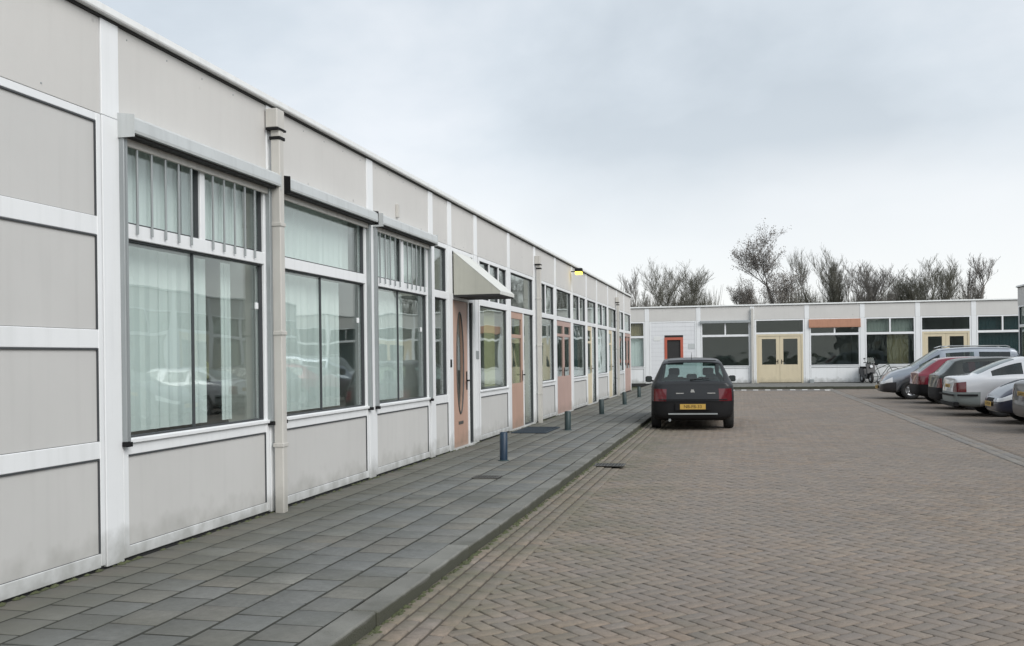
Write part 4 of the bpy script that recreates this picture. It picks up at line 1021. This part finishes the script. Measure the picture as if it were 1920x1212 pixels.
for yy in (-.53, .53):
    v = []; f = []; n_ = 30
    for i in range(n_):
        a = 2*math.pi*i/n_
        for q in range(6):
            b_ = 2*math.pi*q/6; v.append((.017*math.cos(b_), (.33+.017*math.sin(b_))*math.cos(a), (.33+.017*math.sin(b_))*math.sin(a)))
    for i in range(n_):
        for q in range(6): f.append((6*i+q, 6*((i+1) % n_)+q, 6*((i+1) % n_)+(q+1) % 6, 6*i+(q+1) % 6))
    o = MB().add(v, f, True).build('wheel', RUBB, bk); o.location = (0, yy, .345)
    sp = MB()
    for i in range(14): a = 2*math.pi*i/14; sp.tube((.02*(-1)**i, 0, 0), (0, .32*math.cos(a), .32*math.sin(a)), .002, .002, 3)
    sp.build('spokes', RIM, o)
fr_ = MB()
GRN = paint('bicycle_green', (.02, .04, .025), .4)
for a, b in (((0, .53, .345), (0, .08, .30)), ((0, .08, .30), (0, .20, .82)), ((0, .53, .345), (0, .18, .72)), ((0, .08, .30), (0, -.36, .78)), ((0, .17, .70), (0, -.34, .86)), ((0, -.53, .345), (0, -.33, .95))): fr_.tube(a, b, .015, .015, 7)
fr_.build('frame', GRN, bk)
B(-.09, .09, .10, .34, .88, .94, .03).build('saddle', BLACK, bk); MB().tube((0, .2, .82), (0, .215, .9), .012, .012, 6).build('seat_post', RIM, bk)
h_ = MB(); h_.tube((0, -.33, .95), (0, -.32, 1.05), .012, .012, 6); h_.tube((-.27, -.20, 1.06), (0, -.34, 1.06), .011, .011, 6); h_.tube((.27, -.20, 1.06), (0, -.34, 1.06), .011, .011, 6); h_.build('handlebar', BLACK, bk)
h_ = MB()
for yy in (-.53, .53):
    for i in range(10):
        a = math.pi*(.12+.76*i/10); b_ = math.pi*(.12+.76*(i+1)/10); h_.add([(-.025, yy+.37*math.cos(a), .345+.37*math.sin(a)), (.025, yy+.37*math.cos(a), .345+.37*math.sin(a)), (.025, yy+.37*math.cos(b_), .345+.37*math.sin(b_)), (-.025, yy+.37*math.cos(b_), .345+.37*math.sin(b_))], [(0, 1, 2, 3)])
h_.build('mudguards', BLACK, bk)

# ------------------------------------------------------------------ bare winter trees
def tree(name, label, x, y, H, HW, spread, seed, up=.55, leafy=0, density=1., m=BARK, stems=1):
    rnd = random.Random(seed); t = thing(name, label, 'tree', (x, y, -.05)); trunk = MB(); crown = MB(); tips = []
    def grow(p, d, ln, r_, lev, mb):
        segs = 3 if lev < 3 else 2; q = Vector(p)
        for s_ in range(segs):
            nd = (d+Vector((rnd.gauss(0, .12), rnd.gauss(0, .12), rnd.gauss(.05, .08)))).normalized()
            q2 = q+nd*ln/segs; r2 = r_*(1-.28/segs*(s_+1)); mb.tube(q, q2, r_*(1-.28/segs*s_), r2, 6 if lev == 0 else (4 if lev < 2 else 3), cap=False)
            if lev >= 1 or s_ >= 1:
                nbr = {0: 2.6, 1: 2.3, 2: 2.0, 3: 1.8}.get(lev, 0)
                nbr = int(nbr*density+rnd.random())
                for b_ in range(nbr):
                    if lev >= 4: break
                    a = rnd.uniform(0, 2*math.pi); side_ = Vector((math.cos(a), math.sin(a), 0))
                    k_ = rnd.uniform(.45, .95)*(1-up*.6)
                    bd_ = (nd*up+side_*k_+Vector((0, 0, up*.55))).normalized()
                    grow(q2 if rnd.random() < .6 else q+(q2-q)*rnd.random(), bd_, ln*rnd.uniform(.45, .62)*(1 if lev else spread), max(r2*.46, .006), lev+1, crown)
            q = q2; d = nd
        if lev >= 3: tips.append(q)
    for s_ in range(stems):
        a = rnd.uniform(0, 6.28); dd = Vector((math.cos(a)*.16*(stems > 1), math.sin(a)*.1*(stems > 1), 1)).normalized()
        grow(Vector((rnd.gauss(0, .15)*(stems > 1), 0, 0)), dd, H*rnd.uniform(.88, 1.0)*.78,   .0125*H**1.1/ (1.5 if stems == 1 else 1.7), 0, trunk)
    A_ = np.array(crown.v); zt_ = np.percentile(A_[:, 2], 99.7); hw_ = max(np.percentile(A_[:, 0], 98)-np.percentile(A_[:, 0], 2), .1)/2; cx_ = (np.percentile(A_[:, 0], 98)+np.percentile(A_[:, 0], 2))/2
    kz_ = H/zt_; kx_ = HW/hw_
    fit = lambda p: ((p[0]-cx_*min(1, p[2]/2))*kx_, p[1]*kx_, p[2]*kz_)
    trunk.v = [fit(p) for p in trunk.v]; crown.v = [fit(p) for p in crown.v]; tips = [Vector(fit(p)) for p in tips]
    trunk.build('trunk', m, t); crown.build('crown', m, t)
    if leafy:
        lf = MB()
        for tp in tips:
            if rnd.random() < leafy:
                for q in range(5):
                    c = tp+Vector((rnd.gauss(0, .10), rnd.gauss(0, .10), rnd.gauss(0, .10))); s2 = rnd.uniform(.03, .065); u = Vector((rnd.gauss(0, 1), rnd.gauss(0, 1), rnd.gauss(0, 1))).normalized(); v_ = u.orthogonal().normalized()
                    lf.add([c-u*s2, c+v_*s2*.6, c+u*s2, c-v_*s2*.6], [(0, 1, 2, 3)])
        lf.build('leaves', LEAFD, t)
    return t
G_ = 'bare winter trees behind the far building'
TR = [
 ('narrow bare tree with upright twigs just right of the left building end', -2.42, 66, 7.3, .45, .75, 0, 1.0, 2, BARK),
 ('broad bushy bare tree above the red framed window', .12, 72, 8.4, .62, .62, 0, 1.25, 4, BARK2),
 ('low thin bare tree left of the broad bushy one', -1.56, 70, 6.7, .45, .7, 0, 1.0, 2, BARK2),
 ('tallest tree, loose crown with clinging dry leaves, above the cream double doors', 6.43, 70, 10.2, .62, .55, .6, 1.3, 1, BARKD),
 ('small dark bare tree left of the foot of the tallest one', 4.92, 74, 7.2, .6, .6, .1, 1.2, 3, BARK),
 ('tall feathery bare tree above the orange awning', 10.21, 76, 9.4, .50, .75, 0, 1.2, 4, BARK2),
 ('slim bare tree just right of the tall feathery one', 12.47, 80, 8.2, .45, .75, 0, 1.0, 3, BARK),
 ('grey bare tree with fine upright twigs right of the orange awning', 13.57, 74, 8.3, .5, .78, 0, 1.15, 3, BARK),
 ('low bare tree in the thin stretch of the row left of the twin-stemmed one', 16.24, 78, 7.7, .5, .72, 0, 1.15, 3, BARK2),
 ('wide bare tree with olive twigs third from the right end of the row', 18.18, 76, 8.4, .55, .72, 0, 1.2, 4, BARK2),
 ('low bare tree directly left of the two tall dark stems', 20.7, 80, 7.4, .5, .7, 0, 1.0, 3, BARK),
 ('upright bare tree with two tall dark stems at the right end of the row', 19.71, 70, 8.1, .38, .85, 0, 1.0, 2, BARK)]
HWS = [.8, 1.95, .8, 1.95, 1.15, 1.8, 1.2, 1.4, 1.3, 1.55, 1.0, 1.0]
for i, (lab, x, y, H, sp, up, lf, den, st, m) in enumerate(TR):
    o = tree('bare_tree', lab, x, y, H-.1, HWS[i], sp, (77 if i == 3 else 40+i), up, lf, den, m, st); o['group'] = G_
# undergrowth thicket
th = MB()
for i in range(7500):
    x = random.uniform(-6, 22); y = random.uniform(78, 88)
    hh = 6.15+.5*math.sin(x*.9)+.35*math.sin(x*2.3+1)+random.gauss(0, .35)
    if 2.6 < x < 4.6: hh *= .78
    z = random.uniform(2.5, 4.5); lx = random.gauss(0, .35)
    th.tube((x, y, z), (x+lx, y+random.gauss(0, .2), max(z+.4, hh*random.uniform(.75, 1.03))), .022, .006, 3, cap=False)
th = th.build('thicket', BARK2, kind='stuff'); tag(th, 'dense brown thicket of bare shrubs behind the far building', 'thicket')
